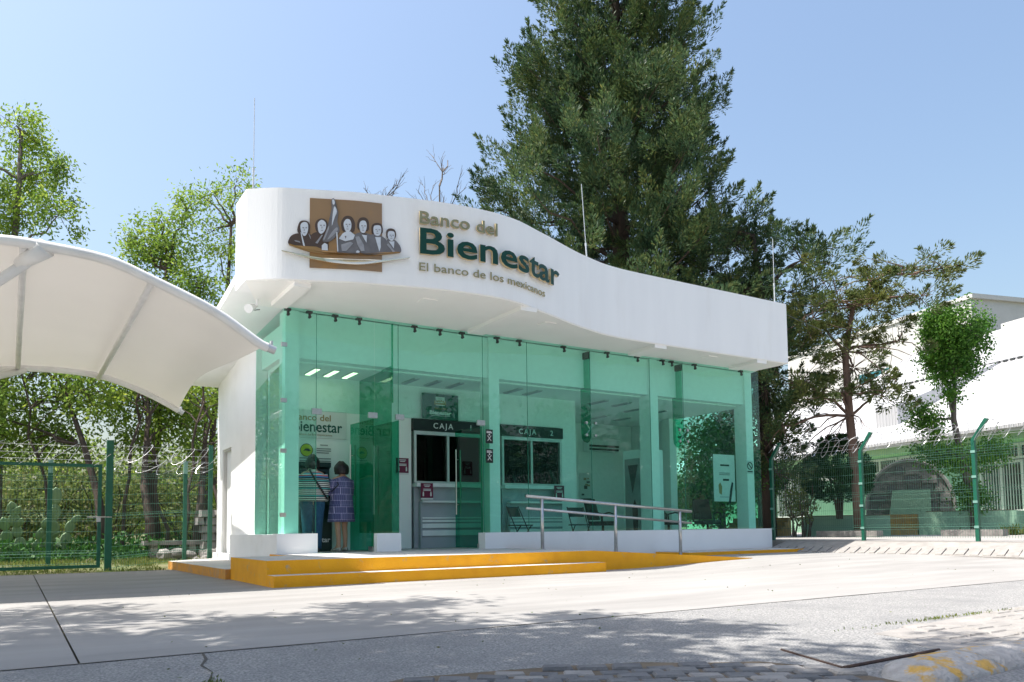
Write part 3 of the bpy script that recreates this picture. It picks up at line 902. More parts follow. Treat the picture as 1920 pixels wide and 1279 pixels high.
# ------------------------------------------------------------------ signs on the fascia
def build_signs():
    s0 = s_of_x(5.33)
    s1 = s_of_x(8.235)
    full = s1 - s0
    def run(owner, text, size_h, zbase, width, bold, face, side, depth, proud, pname='letter'):
        cap = text_mesh('B', 1.0, 0, 0)
        ch = max(v.co.y for v in cap.vertices) - min(v.co.y for v in cap.vertices)
        bpy.data.meshes.remove(cap)
        size = size_h / ch
        gl = glyph_run(text, size, bold, depth / 2, 1.0)
        xmin = min(v.co.x for _, g in gl for v in g.vertices)
        xmax = max(v.co.x for _, g in gl for v in g.vertices)
        for chh, g in gl:
            cs = []
            for v in g.vertices:
                u = (v.co.x - xmin) / (xmax - xmin) * width
                cs.append(Vector(on_fascia(s0 + u, zbase + v.co.y, proud + depth / 2 + v.co.z)))
            ctr = sum(cs, Vector()) / len(cs)
            for v, c in zip(g.vertices, cs): v.co = c - ctr
            g.materials.clear(); g.materials.append(face); g.materials.append(side)
            for p in g.polygons:
                pass
            g.update()
            # front faces keep the face material, the rim takes the edge material
            i = s_of_x(min(max(ctr.x, 2.95), 15.3))
            a = Vector(on_fascia(i, 0, 0)); c2 = Vector(on_fascia(i, 0, 1))
            nrm = (c2 - a)
            for p in g.polygons:
                p.material_index = 0 if p.normal.dot(nrm) > 0.7 else 1
            link(pname, g, owner, ctr)
    t = thing('lettering_sign', 'three lines of raised green and gold letters on the curved white fascia', 'sign', (6.8, 11.0, 5.0))
    run(t, 'Bienestar', 0.40, 5.05, full, 0.010, M['letter_green'], M['letter_side'], 0.05, 0.035)
    run(t, 'Banco del', 0.20, 5.535, s_of_x(6.66) - s0, 0.004, M['letter_gold'], M['letter_side'], 0.035, 0.03)
    run(t, 'El banco de los mexicanos', 0.13, 4.785, s_of_x(7.86) - s0, 0.0005, M['letter_gold'], M['letter_side'], 0.012, 0.02)

    # emblem: traced outlines in sign units -> metres on the curved wall
    e = thing('emblem_sign', 'square bronze emblem with six half-figures, flag and gold bands on white fascia', 'sign', (4.25, 11.5, 4.7))
    es0, es1 = s_of_x(3.735), s_of_x(4.765)
    def E(x, y, w):
        u = (x - 390) / 1022 * (es1 - es0)
        yb = 1078 + (x - 390) / 1022 * 42
        v = (yb - y) / (981 - (x - 390) / 1022 * 16) * 1.09
        return on_fascia(es0 + u, 4.715 + v, w)
    def relief(name, poly, w0, w1, mat, parent, sub=1):
        # extrude outline between w0 and w1 metres off the wall
        pts = []
        for i in range(len(poly)):
            a, b = poly[i], poly[(i + 1) % len(poly)]
            for k in range(sub): pts.append((a[0] + (b[0] - a[0]) * k / sub, a[1] + (b[1] - a[1]) * k / sub))
        area = sum(pts[i][0] * pts[(i + 1) % len(pts)][1] - pts[(i + 1) % len(pts)][0] * pts[i][1] for i in range(len(pts)))
        if area > 0: pts = pts[::-1]          # y points down in these units
        n = len(pts)
        bm = bmesh.new()
        fv = [bm.verts.new(E(x, y, w1)) for x, y in pts]
        bv = [bm.verts.new(E(x, y, w0)) for x, y in pts]
        f = bm.faces.new(fv)
        for i in range(n): bm.faces.new((fv[(i + 1) % n], fv[i], bv[i], bv[(i + 1) % n]))
        bmesh.ops.triangulate(bm, faces=[f])
        bmesh.ops.recalc_face_normals(bm, faces=bm.faces)
        me = bpy.data.meshes.new(name)
        ctr = Vector(E(sum(p[0] for p in pts) / n, sum(p[1] for p in pts) / n, w0))
        bmesh.ops.translate(bm, verts=bm.verts, vec=-ctr)
        bm.to_mesh(me); bm.free()
        me.materials.append(mat)
        return link(name, me, parent, ctr)
    relief('panel', [(390, 97), (1412, 155), (1412, 1120), (390, 1078)], 0.004, 0.02, M['emblem_brown'], e, 8)
    def smooth(pl, k=3):
        out = []
        n = len(pl)
        for i in range(n):
            p0, p1, p2, p3 = pl[i - 1], pl[i], pl[(i + 1) % n], pl[(i + 2) % n]
            for j in range(k):
                t = j / k
                out.append(tuple(0.5 * (2 * p1[a] + (p2[a] - p0[a]) * t + (2 * p0[a] - 5 * p1[a] + 4 * p2[a] - p3[a]) * t * t + (3 * p1[a] - p0[a] - 3 * p2[a] + p3[a]) * t ** 3) for a in (0, 1)))
        return out
    D, Gm, Md, Li = M['emblem_dark'], M['emblem_grey'], M['emblem_mid'], M['emblem_light']
    k = [0.0]
    def fig(coat, cmat, hair, face, extra=()):
        k[0] += 0.0016
        z = 0.024 + k[0]
        f = relief('figure', smooth(coat), 0.008, z, cmat, e)
        relief('hair', smooth(hair), 0.009, z + .003, D, f)
        relief('face', smooth(face), 0.010, z + .006, Li, f)
        fx0 = min(p[0] for p in face); fx1 = max(p[0] for p in face); fy0 = min(p[1] for p in face); fy1 = max(p[1] for p in face)
        cx, w, h = (fx0 + fx1) / 2, fx1 - fx0, fy1 - fy0
        for ex in (-.26, .14):
            relief('eye', [(cx + ex * w, fy0 + .36 * h), (cx + (ex + .24) * w, fy0 + .36 * h), (cx + (ex + .22) * w, fy0 + .45 * h), (cx + (ex + .02) * w, fy0 + .45 * h)], .012, z + .0075, Md, f)
        relief('mouth', [(cx - .16 * w, fy0 + .74 * h), (cx + .16 * w, fy0 + .74 * h), (cx + .12 * w, fy0 + .80 * h), (cx - .12 * w, fy0 + .80 * h)], .012, z + .0075, Md, f)
        relief('nose', [(cx - .02 * w, fy0 + .42 * h), (cx + .06 * w, fy0 + .62 * h), (cx - .08 * w, fy0 + .63 * h)], .012, z + .0075, Md, f)
        for nm, pl, mt in extra:
            relief(nm, pl, .011, z + .005, mt, f)
    fig([(98, 742), (104, 690), (140, 632), (220, 602), (300, 610), (385, 612), (425, 650), (432, 822), (320, 800), (180, 768)], D,
        [(222, 580), (232, 480), (262, 432), (312, 420), (362, 434), (392, 480), (390, 560), (380, 620), (300, 640)],
        [(264, 480), (300, 446), (345, 448), (368, 486), (366, 560), (345, 620), (312, 640), (280, 600), (264, 540)],
        [('sash', [(262, 580), (278, 600), (328, 785), (300, 770)], Li), ('cuff', [(180, 700), (250, 712), (262, 735), (190, 715)], Md), ('beads', [(370, 600), (400, 640), (408, 690), (390, 650)], Md)])
    fig([(400, 822), (398, 660), (430, 606), (500, 580), (600, 590), (648, 640), (640, 850), (480, 836)], D,
        [(478, 560), (466, 470), (500, 410), (560, 392), (615, 412), (642, 475), (628, 560), (600, 600), (520, 600)],
        [(505, 455), (555, 412), (606, 440), (620, 492), (602, 560), (562, 604), (522, 592), (505, 530)],
        [('lapel', [(560, 620), (575, 625), (500, 745), (470, 735)], Md), ('hand', [(560, 770), (600, 735), (640, 760), (645, 840), (560, 835)], Li)])
    fig([(790, 690), (830, 630), (890, 590), (1000, 606), (1060, 650), (1100, 872), (930, 874), (780, 866)], Gm,
        [(836, 520), (832, 440), (870, 372), (930, 354), (988, 378), (1022, 455), (1016, 560), (960, 596), (860, 570)],
        [(866, 455), (900, 404), (950, 410), (974, 470), (966, 540), (930, 584), (890, 564), (870, 510)],
        [('bodice', [(800, 676), (850, 606), (900, 575), (960, 575), (1022, 625), (1000, 685), (890, 712)], Li), ('pendant', [(880, 640), (905, 640), (895, 680)], D), ('drape', [(830, 760), (960, 720), (1000, 740), (900, 850), (840, 850)], Md), ('bangle', [(1040, 850), (1065, 838), (1090, 850), (1085, 872), (1040, 872)], Li)])
    fig([(1010, 650), (1090, 585), (1210, 600), (1256, 640), (1296, 864), (1110, 874), (1140, 740)], Gm,
        [(1056, 470), (1084, 392), (1150, 370), (1206, 400), (1222, 470), (1208, 556), (1080, 545)],
        [(1085, 486), (1110, 424), (1170, 424), (1190, 486), (1176, 560), (1146, 592), (1105, 572)],
        [('shirt', [(1120, 615), (1192, 622), (1186, 724)], Li), ('bow', [(1125, 595), (1190, 600), (1188, 618), (1125, 612)], D), ('sleeve', [(1030, 650), (1080, 640), (1150, 760), (1160, 840), (1110, 850), (1060, 760)], Md)])
    fig([(1228, 650), (1300, 596), (1400, 620), (1482, 690), (1470, 864), (1250, 874)], Gm,
        [(1262, 550), (1268, 472), (1330, 440), (1400, 455), (1422, 522), (1404, 590), (1280, 596)],
        [(1285, 545), (1300, 482), (1380, 477), (1400, 532), (1386, 600), (1345, 622), (1300, 602)],
        [('shirt', [(1310, 640), (1390, 640), (1392, 780), (1372, 842)], Li), ('beard', [(1310, 586), (1380, 586), (1366, 618), (1345, 628), (1322, 616)], Gm)])
    fig([(1472, 712), (1500, 655), (1590, 664), (1670, 742), (1690, 826), (1640, 842), (1470, 862)], Gm,
        [(1475, 600), (1480, 532), (1540, 508), (1600, 532), (1616, 602), (1590, 646), (1490, 636)],
        [(1492, 596), (1510, 552), (1580, 552), (1598, 602), (1580, 662), (1545, 684), (1505, 652)],
        [('shirt', [(1512, 694), (1590, 690), (1582, 790)], Li), ('sash', [(1480, 740), (1500, 720), (1600, 835), (1570, 842)], Md)])
    fl = relief('flag', smooth([(700, 120), (730, 114), (756, 170), (746, 212), (790, 300), (776, 440), (806, 570), (700, 700), (606, 722), (570, 690), (640, 560), (688, 300), (702, 212), (690, 172)]), .01, .042, Gm, e)
    relief('fold', smooth([(738, 225), (770, 300), (735, 390), (700, 500), (716, 310)]), .012, .046, Li, fl)
    relief('fold', smooth([(655, 505), (655, 560), (600, 690), (585, 670)]), .012, .046, Md, fl)
    relief('fold', smooth([(700, 590), (770, 520), (780, 570), (690, 660), (640, 690)]), .012, .046, Md, fl)
    relief('finial', smooth([(705, 135), (725, 130), (742, 165), (735, 195), (712, 195)]), .012, .046, Li, fl)
    relief('pole', [(762, 590), (778, 590), (792, 858), (778, 858)], .012, .046, Li, fl)
    def curve_band(name, top, bot, w0, w1, mat):
        def dens(pl):
            o = []
            for i in range(len(pl) - 1):
                p0 = pl[max(i - 1, 0)]; p1 = pl[i]; p2 = pl[i + 1]; p3 = pl[min(i + 2, len(pl) - 1)]
                for j in range(5):
                    t = j / 5
                    o.append(tuple(0.5 * (2 * p1[a] + (p2[a] - p0[a]) * t + (2 * p0[a] - 5 * p1[a] + 4 * p2[a] - p3[a]) * t * t + (3 * p1[a] - p0[a] - 3 * p2[a] + p3[a]) * t ** 3) for a in (0, 1)))
            return o + [pl[-1]]
        relief(name, dens(top) + dens(bot)[::-1], w0, w1, mat, e)
    curve_band('band', [(96, 746), (390, 832), (700, 874), (1000, 880), (1300, 872), (1680, 836)], [(110, 770), (390, 862), (700, 898), (1000, 906), (1300, 898), (1672, 846)], .012, .04, M['emblem_boat'])
    curve_band('band', [(10, 848), (390, 925), (700, 968), (1000, 985), (1300, 975), (1820, 905)], [(12, 856), (390, 955), (700, 1015), (1000, 1040), (1250, 1020), (1815, 915)], .012, .055, M['emblem_band'])

# ------------------------------------------------------------------ inside the bank
def board(name, label, cat, x0, x1, z0, z1, y, mat, th=0.015, group=None):
    """flat board hung on a wall facing the street"""
    t = thing(name, label, cat, ((x0 + x1) / 2, y, z0), group)
    b = MB(); b.box(x0, y - th, z0, x1, y, z1); b.build('sheet', mat, t)
    return t

def teller(x0, num, label):
    t = thing('teller_window', label, 'teller window', (x0 + 0.8, 14.78, 0.33))
    x1 = x0 + 1.60
    b = MB(); b.box(x0 - .03, 14.70, 2.74, x1 + .03, 14.775, 2.98); sb = b.build('sign_board', M['black_board'], t)
    gl = glyph_run('CAJA', 0.165, 0.001, 0.003, 1.35)
    for ch, g in gl:
        for v in g.vertices: v.co = (v.co.x + x0 + 0.42, 14.695 - v.co.z, v.co.y + 2.80)
        g.materials.clear(); g.materials.append(M['print_white'])
        link('letter', g, sb)
    (ch, g), = glyph_run(num, 0.165, 0.001, 0.003)
    for v in g.vertices: v.co = (v.co.x + x0 + 1.27, 14.695 - v.co.z, v.co.y + 2.80)
    g.materials.clear(); g.materials.append(M['print_white'])
    link('letter', g, sb)
    b = MB()
    b.box(x0, 14.72, 2.66, x1, 14.86, 2.735); b.box(x0, 14.72, 1.66, x0 + .05, 14.86, 2.66); b.box(x1 - .05, 14.72, 1.66, x1, 14.86, 2.66); b.box(x0 + .05, 14.72, 1.66, x1 - .05, 14.86, 1.70); b.box(x0 + .76, 14.73, 1.70, x0 + .81, 14.85, 2.66)
    b.build('window_frame', M['alu'], t)
    for a, c in ((x0 + .05, x0 + .76), (x0 + .81, x1 - .05)):
        b = MB(); b.box(a, 14.79, 1.70, c, 14.80, 2.66); b.build('pane', M['glass_teller'], t)
    b = MB(); b.box(x0, 14.60, 1.58, x1, 14.86, 1.655); b.build('counter_top', M['white_lam'], t)
    b = MB(); b.box(x0, 14.74, 0.33, x1, 14.86, 1.58); b.build('counter_front', M['grey_panel'], t)
    b = MB(); b.box(x0 + .14, 14.62, 1.26, x1, 14.74, 1.30); b.build('shelf', M['white_lam'], t)
    for z0, z1 in ((0.93, 0.96), (0.86, 0.905), (0.74, 0.83), (0.58, 0.69)):
        b = MB(); b.box(x0 + .14, 14.70, z0, x1, 14.738, z1); b.build('slat', M['white_lam'], t)
    b = MB(); b.box(x0 + .10, 14.64, 0.33, x0 + .138, 14.738, 1.26); b.build('side_panel', M['grey_panel'], t)
    return t

def build_interior():
    teller(6.90, '1', 'teller window under the CAJA 1 board, grey slatted counter')
    teller(9.00, '2', 'teller window under the CAJA 2 board, behind the folding chair')
    # green sign over the first teller window
    t = board('hanging_sign', 'dark green square sign with white lettering above the CAJA 1 board', 'sign', 7.06, 7.90, 2.985, 3.52, 14.69, M['sign_green'])
    b = MB(); b.box(7.37, 14.672, 3.28, 7.58, 14.676, 3.46); b.build('emblem', M['print_white'], t)
    for k in range(6):
        x = 7.335 + k * .048
        b = MB(); b.sphere((x + .016, 14.671, 3.355 + .02 * math.sin(k * .6)), .02, .003, .026, 8, 5); b.box(x - .006, 14.667, 3.295, x + .038, 14.672, 3.335); b.build('figure', M['print_gold'], t)
    flat_text('lettering', 'Banco del', .06, (7.48, 14.672, 3.20), M['print_gold'], t, .001, width=.26, center=True)
    flat_text('lettering', 'Bienestar', .11, (7.48, 14.672, 3.09), M['print_white'], t, .004, width=.50, center=True)
    b = MB(); b.box(7.27, 14.670, 3.06, 7.70, 14.673, 3.068); b.build('rule', M['print_white'], t)
    # sign on the cash machine wall
    t = board('wall_sign', 'white wall sign with gold and green bank lettering above the cash machine', 'sign', 4.28, 5.47, 2.48, 3.01, 14.775, M['paper'])
    flat_text('lettering', 'Banco del', .17, (4.42, 14.757, 2.815), M['print_gold'], t, .002, width=.73)
    flat_text('lettering', 'Bienestar', .29, (4.42, 14.757, 2.60), M['print_green'], t, .004, width=.96)
    flat_text('lettering', 'El banco de los mexicanos', .055, (4.44, 14.757, 2.525), M['print_gold'], t, width=.74)
    # notices by the cash machine
    t = thing('round_sticker', 'round yellow security sticker with dark emblem on the wall above the cash machine', 'sticker', (4.68, 14.77, 2.2))
    b = MB(); b.tube([(4.68, 14.775, 2.24), (4.68, 14.762, 2.24)], .11, 24); b.build('disc', M['print_yellow'], t)
    b = MB(); b.tube([(4.68, 14.763, 2.24), (4.68, 14.760, 2.24)], .125, 24); b.build('rim', M['print_dark'], t)
    b = MB(); b.tube([(4.68, 14.759, 2.24), (4.68, 14.756, 2.24)], .112, 24); b.build('field', M['print_yellow'], t)
    b = MB(); b.prism([(4.61, 2.22), (4.66, 2.27), (4.72, 2.27), (4.76, 2.23), (4.72, 2.215), (4.66, 2.23)], 0, .003)
    b.v = [(x, 14.755 - z, y) for x, y, z in b.v]; b.build('emblem', M['print_dark'], t)
    t = thing('notice_lines', 'grey printed notice lines on the wall right of the yellow sticker', 'notice', (5.0, 14.77, 2.05))
    for k, (a, c, z) in enumerate([(4.88, 5.16, 2.27), (4.88, 5.16, 2.23), (4.88, 5.12, 2.19), (4.55, 5.16, 2.08), (4.55, 5.16, 2.03), (4.95, 5.10, 2.34)]):
        b = MB(); b.box(a, 14.768, z, c, 14.775, z + .018); b.build('line', M['print_grey'], t)
    # cash machine
    t = thing('cash_machine', 'tall dark green cash machine between the two customers', 'cash machine', (4.72, 14.5, 0.33))
    b = MB()
    n = [(14.775, .33), (14.30, .33), (14.30, 1.18), (14.22, 1.25), (14.22, 1.36), (14.42, 1.46), (14.46, 1.86), (14.36, 1.90), (14.36, 1.98), (14.775, 1.98)]
    vs = [(4.42, a, z) for a, z in n] + [(5.02, a, z) for a, z in n]
    k = len(n)
    b.add(vs, [tuple(range(k)), tuple(range(2 * k - 1, k - 1, -1))] + [(i, k + i, k + (i + 1) % k, (i + 1) % k) for i in range(k)])
    b.build('body', M['atm_body'], t)
    b = MB(); b.hexa([(4.50, 14.415, 1.49), (4.94, 14.415, 1.49), (4.94, 14.43, 1.49), (4.50, 14.43, 1.49)], [(4.50, 14.447, 1.82), (4.94, 14.447, 1.82), (4.94, 14.46, 1.82), (4.50, 14.46, 1.82)]); b.build('screen', M['screen'], t)
    b = MB(); b.hexa([(4.58, 14.245, 1.372), (4.86, 14.245, 1.372), (4.86, 14.38, 1.44), (4.58, 14.38, 1.44)], [(4.58, 14.24, 1.385), (4.86, 14.24, 1.385), (4.86, 14.375, 1.453), (4.58, 14.375, 1.453)]); b.build('keypad', M['steel'], t)
    b = MB(); b.box(4.52, 14.29, .62, 4.80, 14.299, .70); b.build('emblem_plate', M['print_white'], t)
    flat_text('lettering', 'Bienestar', .13, (4.47, 14.297, .50), M['print_white'], t, .003, width=.52)
    # maroon notices
    def maroon(x0, z0, y, label):
        t = board('maroon_notice', label, 'notice', x0, x0 + .27, z0, z0 + .30, y, M['print_red'], .012)
        for zz, a, c in ((.255, .06, .21), (.225, .08, .19), (.17, .05, .22), (.145, .05, .22)):
            b = MB(); b.box(x0 + a, y - .016, z0 + zz, x0 + c, y - .012, z0 + zz + .014); b.build('line', M['print_white'], t)
        for a in (.035, .205):
            b = MB(); b.box(x0 + a, y - .016, z0 + .035, x0 + a + .03, y - .012, z0 + .10); b.sphere((x0 + a + .015, y - .014, z0 + .115), .014, .003, .014, 8, 5); b.build('figure', M['print_white'], t)
        b = MB(); b.box(x0, y - .0125, z0 - .035, x0 + .27, y, z0 - .002); b.build('strip', M['print_white'], t)
    maroon(6.52, 1.86, 14.77, 'maroon distancing notice on the white wall left of CAJA 1')
    maroon(6.98, 1.35, 14.59, 'maroon distancing notice hanging below the CAJA 1 counter edge')
    maroon(10.28, 1.36, 14.59, 'maroon distancing notice standing under the CAJA 2 window')
    # black pictogram signs on the glass
    for z0, lab in ((2.36, 'upper black pictogram sign on the glass beside the white column'), (1.98, 'lower black pictogram sign on the glass beside the white column')):
        t = board('pictogram_sign', lab, 'sign', 7.70, 7.86, z0, z0 + .27, YG - .002, M['black_board'], .006)
        b = MB(); b.box(7.72, YG - .011, z0 + .20, 7.84, YG - .008, z0 + .215); b.box(7.72, YG - .011, z0 + .225, 7.82, YG - .008, z0 + .237); b.build('line', M['print_white'], t)
        b = MB(); b.tube([(7.74, YG - .009, z0 + .05), (7.82, YG - .009, z0 + .15)], .006, 5); b.tube([(7.82, YG - .009, z0 + .05), (7.74, YG - .009, z0 + .15)], .006, 5); b.sphere((7.78, YG - .009, z0 + .17), .016, .003, .016, 8, 5); b.build('pictogram', M['print_white'], t)
    t = board('no_smoking_sign', 'small white no smoking sign on the right end column', 'sign', 15.16, 15.40, 1.98, 2.30, 13.352, M['paper'], .006)
    b = MB(); ring = [(15.28 + .085 * math.cos(a * math.pi / 10), 13.343, 2.17 + .085 * math.sin(a * math.pi / 10)) for a in range(21)]
    b.tube(ring, .012, 6); b.tube([(15.22, 13.343, 2.23), (15.34, 13.343, 2.11)], .012, 6); b.build('symbol', M['print_dark'], t)
    b = MB(); b.box(15.19, 13.342, 2.015, 15.37, 13.345, 2.045); b.build('line', M['print_dark'], t)
    # posters in the waiting room
    for i, (x0, w, lab) in enumerate(((11.75, .45, 'left poster of the three on the waiting room back wall'), (12.55, .62, 'middle poster of the three on the waiting room back wall'), (13.45, .45, 'right poster of the three on the waiting room back wall'))):
        t = board('wall_poster', lab, 'poster', x0, x0 + w, 1.45, 2.25, 17.85, M['paper'], .01, 'posters on the back wall')
        rr = random.Random(i)
        for k in range(7):
            a = x0 + .05 + rr.random() * (w - .22); z = 1.6 + rr.random() * .5
            b = MB(); b.box(a, 17.834, z, a + rr.uniform(.05, .14), 17.839, z + rr.uniform(.03, .10)); b.build('mark', M['print_dark'] if k % 2 else M['print_gold'], t)
        b = MB(); b.box(x0 + .04, 17.834, 1.52, x0 + w - .05, 17.839, 1.535); b.build('line', M['print_dark'], t)
    t = thing('hanging_poster', 'tall pale poster with dark figures hung behind the right end of the glass front', 'poster', (14.6, 13.56, 1.3))
    b = MB(); b.box(14.25, 13.56, 1.30, 14.98, 13.575, 2.44); b.build('sheet', M['paper'], t)
    for a, z, w, h, mt in ((14.48, 2.16, .30, .04, 'print_dark'), (14.44, 1.98, .36, .02, 'print_grey'), (14.44, 1.94, .36, .02, 'print_grey'), (14.56, 1.80, .2, .05, 'print_dark'), (14.44, 1.40, .36, .015, 'print_grey')):
        b = MB(); b.box(a, 13.552, z, a + w, 13.558, z + h); b.build('line', M[mt], t)
    b = MB(); b.prism([(14.73, 1.24), (14.80, 1.24), (14.88, 1.62), (14.91, 1.75), (14.86, 1.78), (14.80, 1.6)], 0, .004); b.v = [(x, 13.556 - z, y) for x, y, z in b.v]; b.build('figure', M['print_dark'], t)
    b = MB(); b.prism([(14.42, 1.5), (14.50, 1.46), (14.52, 1.66), (14.46, 1.76), (14.40, 1.70)], 0, .004); b.v = [(x, 13.556 - z, y) for x, y, z in b.v]; b.build('figure', M['print_gold'], t)
    # display totem
    t = thing('display_totem', 'tall white display totem with grey picture panel behind the middle column', 'display stand', (12.5, 14.15, 0.33))
    b = MB(); b.box(12.22, 13.80, .33, 12.85, 14.50, 2.50); b.build('body', M['white_lam'], t, bevel=.02)
    b = MB(); b.box(12.205, 13.90, .55, 12.218, 14.42, 2.30); pn = b.build('picture_panel', M['print_grey'], t)
    b = MB(); b.prism([(13.95, 2.15), (14.30, 2.15), (14.15, 1.5)], 0, .004); b.v = [(12.204 - z, x, y) for x, y, z in b.v]; b.build('dark_shape', M['print_dark'], pn)
    b = MB(); b.prism([(14.0, .62), (14.14, .62), (14.18, 1.15), (14.08, 1.35), (13.98, 1.1)], 0, .004); b.v = [(12.204 - z, x, y) for x, y, z in b.v]; b.build('figure_shape', M['black_plastic'], pn)
    # air conditioner
    t = thing('air_conditioner', 'wall mounted air conditioner with dark louvres in the waiting room', 'air conditioner', (14.2, 17.7, 2.9))
    b = MB(); b.box(13.6, 17.62, 2.86, 14.75, 17.85, 3.22); b.build('casing', M['white_lam'], t, bevel=.03)
    for z in (2.885, 2.98):
        b = MB(); b.box(13.65, 17.60, z, 14.70, 17.625, z + .055); b.build('louvre', M['black_plastic'], t)
    # chairs
    def folding_chair(x, y, rot, label):
        t = thing('folding_chair', label, 'chair', (x, y, .33))
        t.rotation_euler.z = rot
        def B(nm, fn, mt='black_plastic', bev=0):
            b = MB(); fn(b); me = b.build(nm, M[mt], None, bevel=bev); me.parent = t; me.location = (0, 0, 0)
        for s in (-.2, .2):
            B('leg', lambda b: b.tube([(s, .22, 0), (s, .02, .42), (s, -.20, .84)], .012, 6))
            B('leg', lambda b: b.tube([(s * .9, -.20, 0), (s * .9, .16, .44)], .012, 6))
        B('seat', lambda b: b.box(-.19, -.17, .43, .19, .20, .455), bev=.01)
        B('backrest', lambda b: b.hexa([(-.19, -.135, .62), (.19, -.135, .62), (.19, -.12, .62), (-.19, -.12, .62)], [(-.19, -.215, .83), (.19, -.215, .83), (.19, -.20, .83), (-.19, -.20, .83)]), bev=.006)
        B('stretcher', lambda b: b.tube([(-.2, .16, .13), (.2, .16, .13)], .008, 5))
    folding_chair(8.95, 13.95, R(200), 'black folding chair behind the glass right of the first white column')
    folding_chair(10.6, 14.1, R(170), 'black folding chair near the maroon notice under CAJA 2')
    def armchair(x, y, rot, label):
        t = thing('office_chair', label, 'chair', (x, y, .33))
        t.rotation_euler.z = rot
        def B(nm, fn, mt='black_plastic', bev=0):
            b = MB(); fn(b); me = b.build(nm, M[mt], None, bevel=bev); me.parent = t; me.location = (0, 0, 0)
        B('seat', lambda b: b.box(-.25, -.24, .42, .25, .25, .52), bev=.03)
        B('backrest', lambda b: b.hexa([(-.24, -.28, .55), (.24, -.28, .55), (.24, -.20, .55), (-.24, -.20, .55)], [(-.22, -.40, 1.05), (.22, -.40, 1.05), (.22, -.33, 1.05), (-.22, -.33, 1.05)]), bev=.03)
        B('post', lambda b: b.tube([(0, 0, .08), (0, 0, .43)], .03, 8))
        for k in range(5):
            a = k * 2 * math.pi / 5
            B('foot', lambda b: b.tube([(0, 0, .10), (.28 * math.cos(a), .28 * math.sin(a), .04)], [.025, .018], 6))
        for s in (-.28, .28):
            B('arm', lambda b: b.tube([(s, -.2, .48), (s, -.22, .68), (s, .0, .72), (s, .16, .68), (s, .16, .48)], .018, 6))
    armchair(13.35, 14.2, R(190), 'high backed black chair just right of the display totem')
    armchair(14.45, 14.0, R(160), 'black armchair close to the right end of the glass front')
    armchair(11.5, 14.4, R(200), 'black office chair left of the display totem, behind the handrail')
    t = thing('fire_point', 'small red fire extinguisher on the back wall of the waiting room', 'extinguisher', (13.0, 17.75, 1.1))
    b = MB(); b.tube([(13.0, 17.72, 1.1), (13.0, 17.72, 1.55), (13.0, 17.72, 1.62)], [.075, .075, .03], 12); b.build('cylinder', M['print_red'], t)
    b = MB(); b.tube([(13.0, 17.72, 1.62), (13.06, 17.66, 1.70), (13.12, 17.66, 1.6)], .012, 6); b.build('hose', M['black_plastic'], t)

# ------------------------------------------------------------------ people
def skin_body(name, joints, edges, root, mat, parent, levels=2):
    names = list(joints)
    idx = {n: i for i, n in enumerate(names)}
    me = bpy.data.meshes.new(name)
    me.from_pydata([joints[n][0] for n in names], [(idx[a], idx[b]) for a, b in edges], [])
    o = bpy.data.objects.new(name, me); COL.objects.link(o)
    md = o.modifiers.new('s', 'SKIN'); md.use_smooth_shade = True
    for i, n in enumerate(names):
        sv = me.skin_vertices[0].data[i]
        r = joints[n][1]
        sv.radius = r if hasattr(r, '__len__') else (r, r)
        sv.use_root = (n == root)
    sb = o.modifiers.new('u', 'SUBSURF'); sb.levels = levels; sb.render_levels = levels
    dg = bpy.context.evaluated_depsgraph_get(); dg.update()
    nm = bpy.data.meshes.new_from_object(o.evaluated_get(dg))
    bpy.data.objects.remove(o); bpy.data.meshes.remove(me)
    nm.materials.clear(); nm.materials.append(mat)
    nm.polygons.foreach_set('use_smooth', [True] * len(nm.polygons))
    nm.name = name
    ob = bpy.data.objects.new(name, nm); COL.objects.link(ob); ob.parent = parent
    return ob

def hand(J, E, wr, n, palm_end, fdir, side, up):
    """five unequal bent fingers from the wrist joint wr"""
    w = Vector(J[wr][0]); d = Vector(fdir).normalized(); s = Vector(side).normalized(); u = Vector(up).normalized()
    J[n + 'palm'] = (tuple(w + d * .055), (.028, .016)); E.append((wr, n + 'palm'))
    for k, (off, ln) in enumerate(((-.027, .062), (-.009, .072), (.009, .068), (.027, .054))):
        a = w + d * .088 + s * off; b = a + d * ln * .55 - u * .012; c = b + d * ln * .35 - u * .028
        for j, (p, r) in enumerate(((a, .0095), (b, .0088), (c, .0075))):
            J[f'{n}f{k}{j}'] = (tuple(p), r)
        E += [(n + 'palm', f'{n}f{k}0'), (f'{n}f{k}0', f'{n}f{k}1'), (f'{n}f{k}1', f'{n}f{k}2')]
    a = w + d * .045 - s * .038; b = a + d * .035 - s * .018 - u * .008
    J[n + 't0'] = (tuple(a), .011); J[n + 't1'] = (tuple(b), .0085)
    E += [(n + 'palm', n + 't0'), (n + 't0', n + 't1')]

def ell(cx, cy, z, rx, ry, n=20, ph=0.0, wav=0.0, k=6):
    return [(cx + rx * (1 + wav * math.sin(k * 2 * math.pi * q / n + ph)) * math.cos(2 * math.pi * q / n), cy + ry * (1 + wav * math.sin(k * 2 * math.pi * q / n + ph)) * math.sin(2 * math.pi * q / n), z) for q in range(n)]

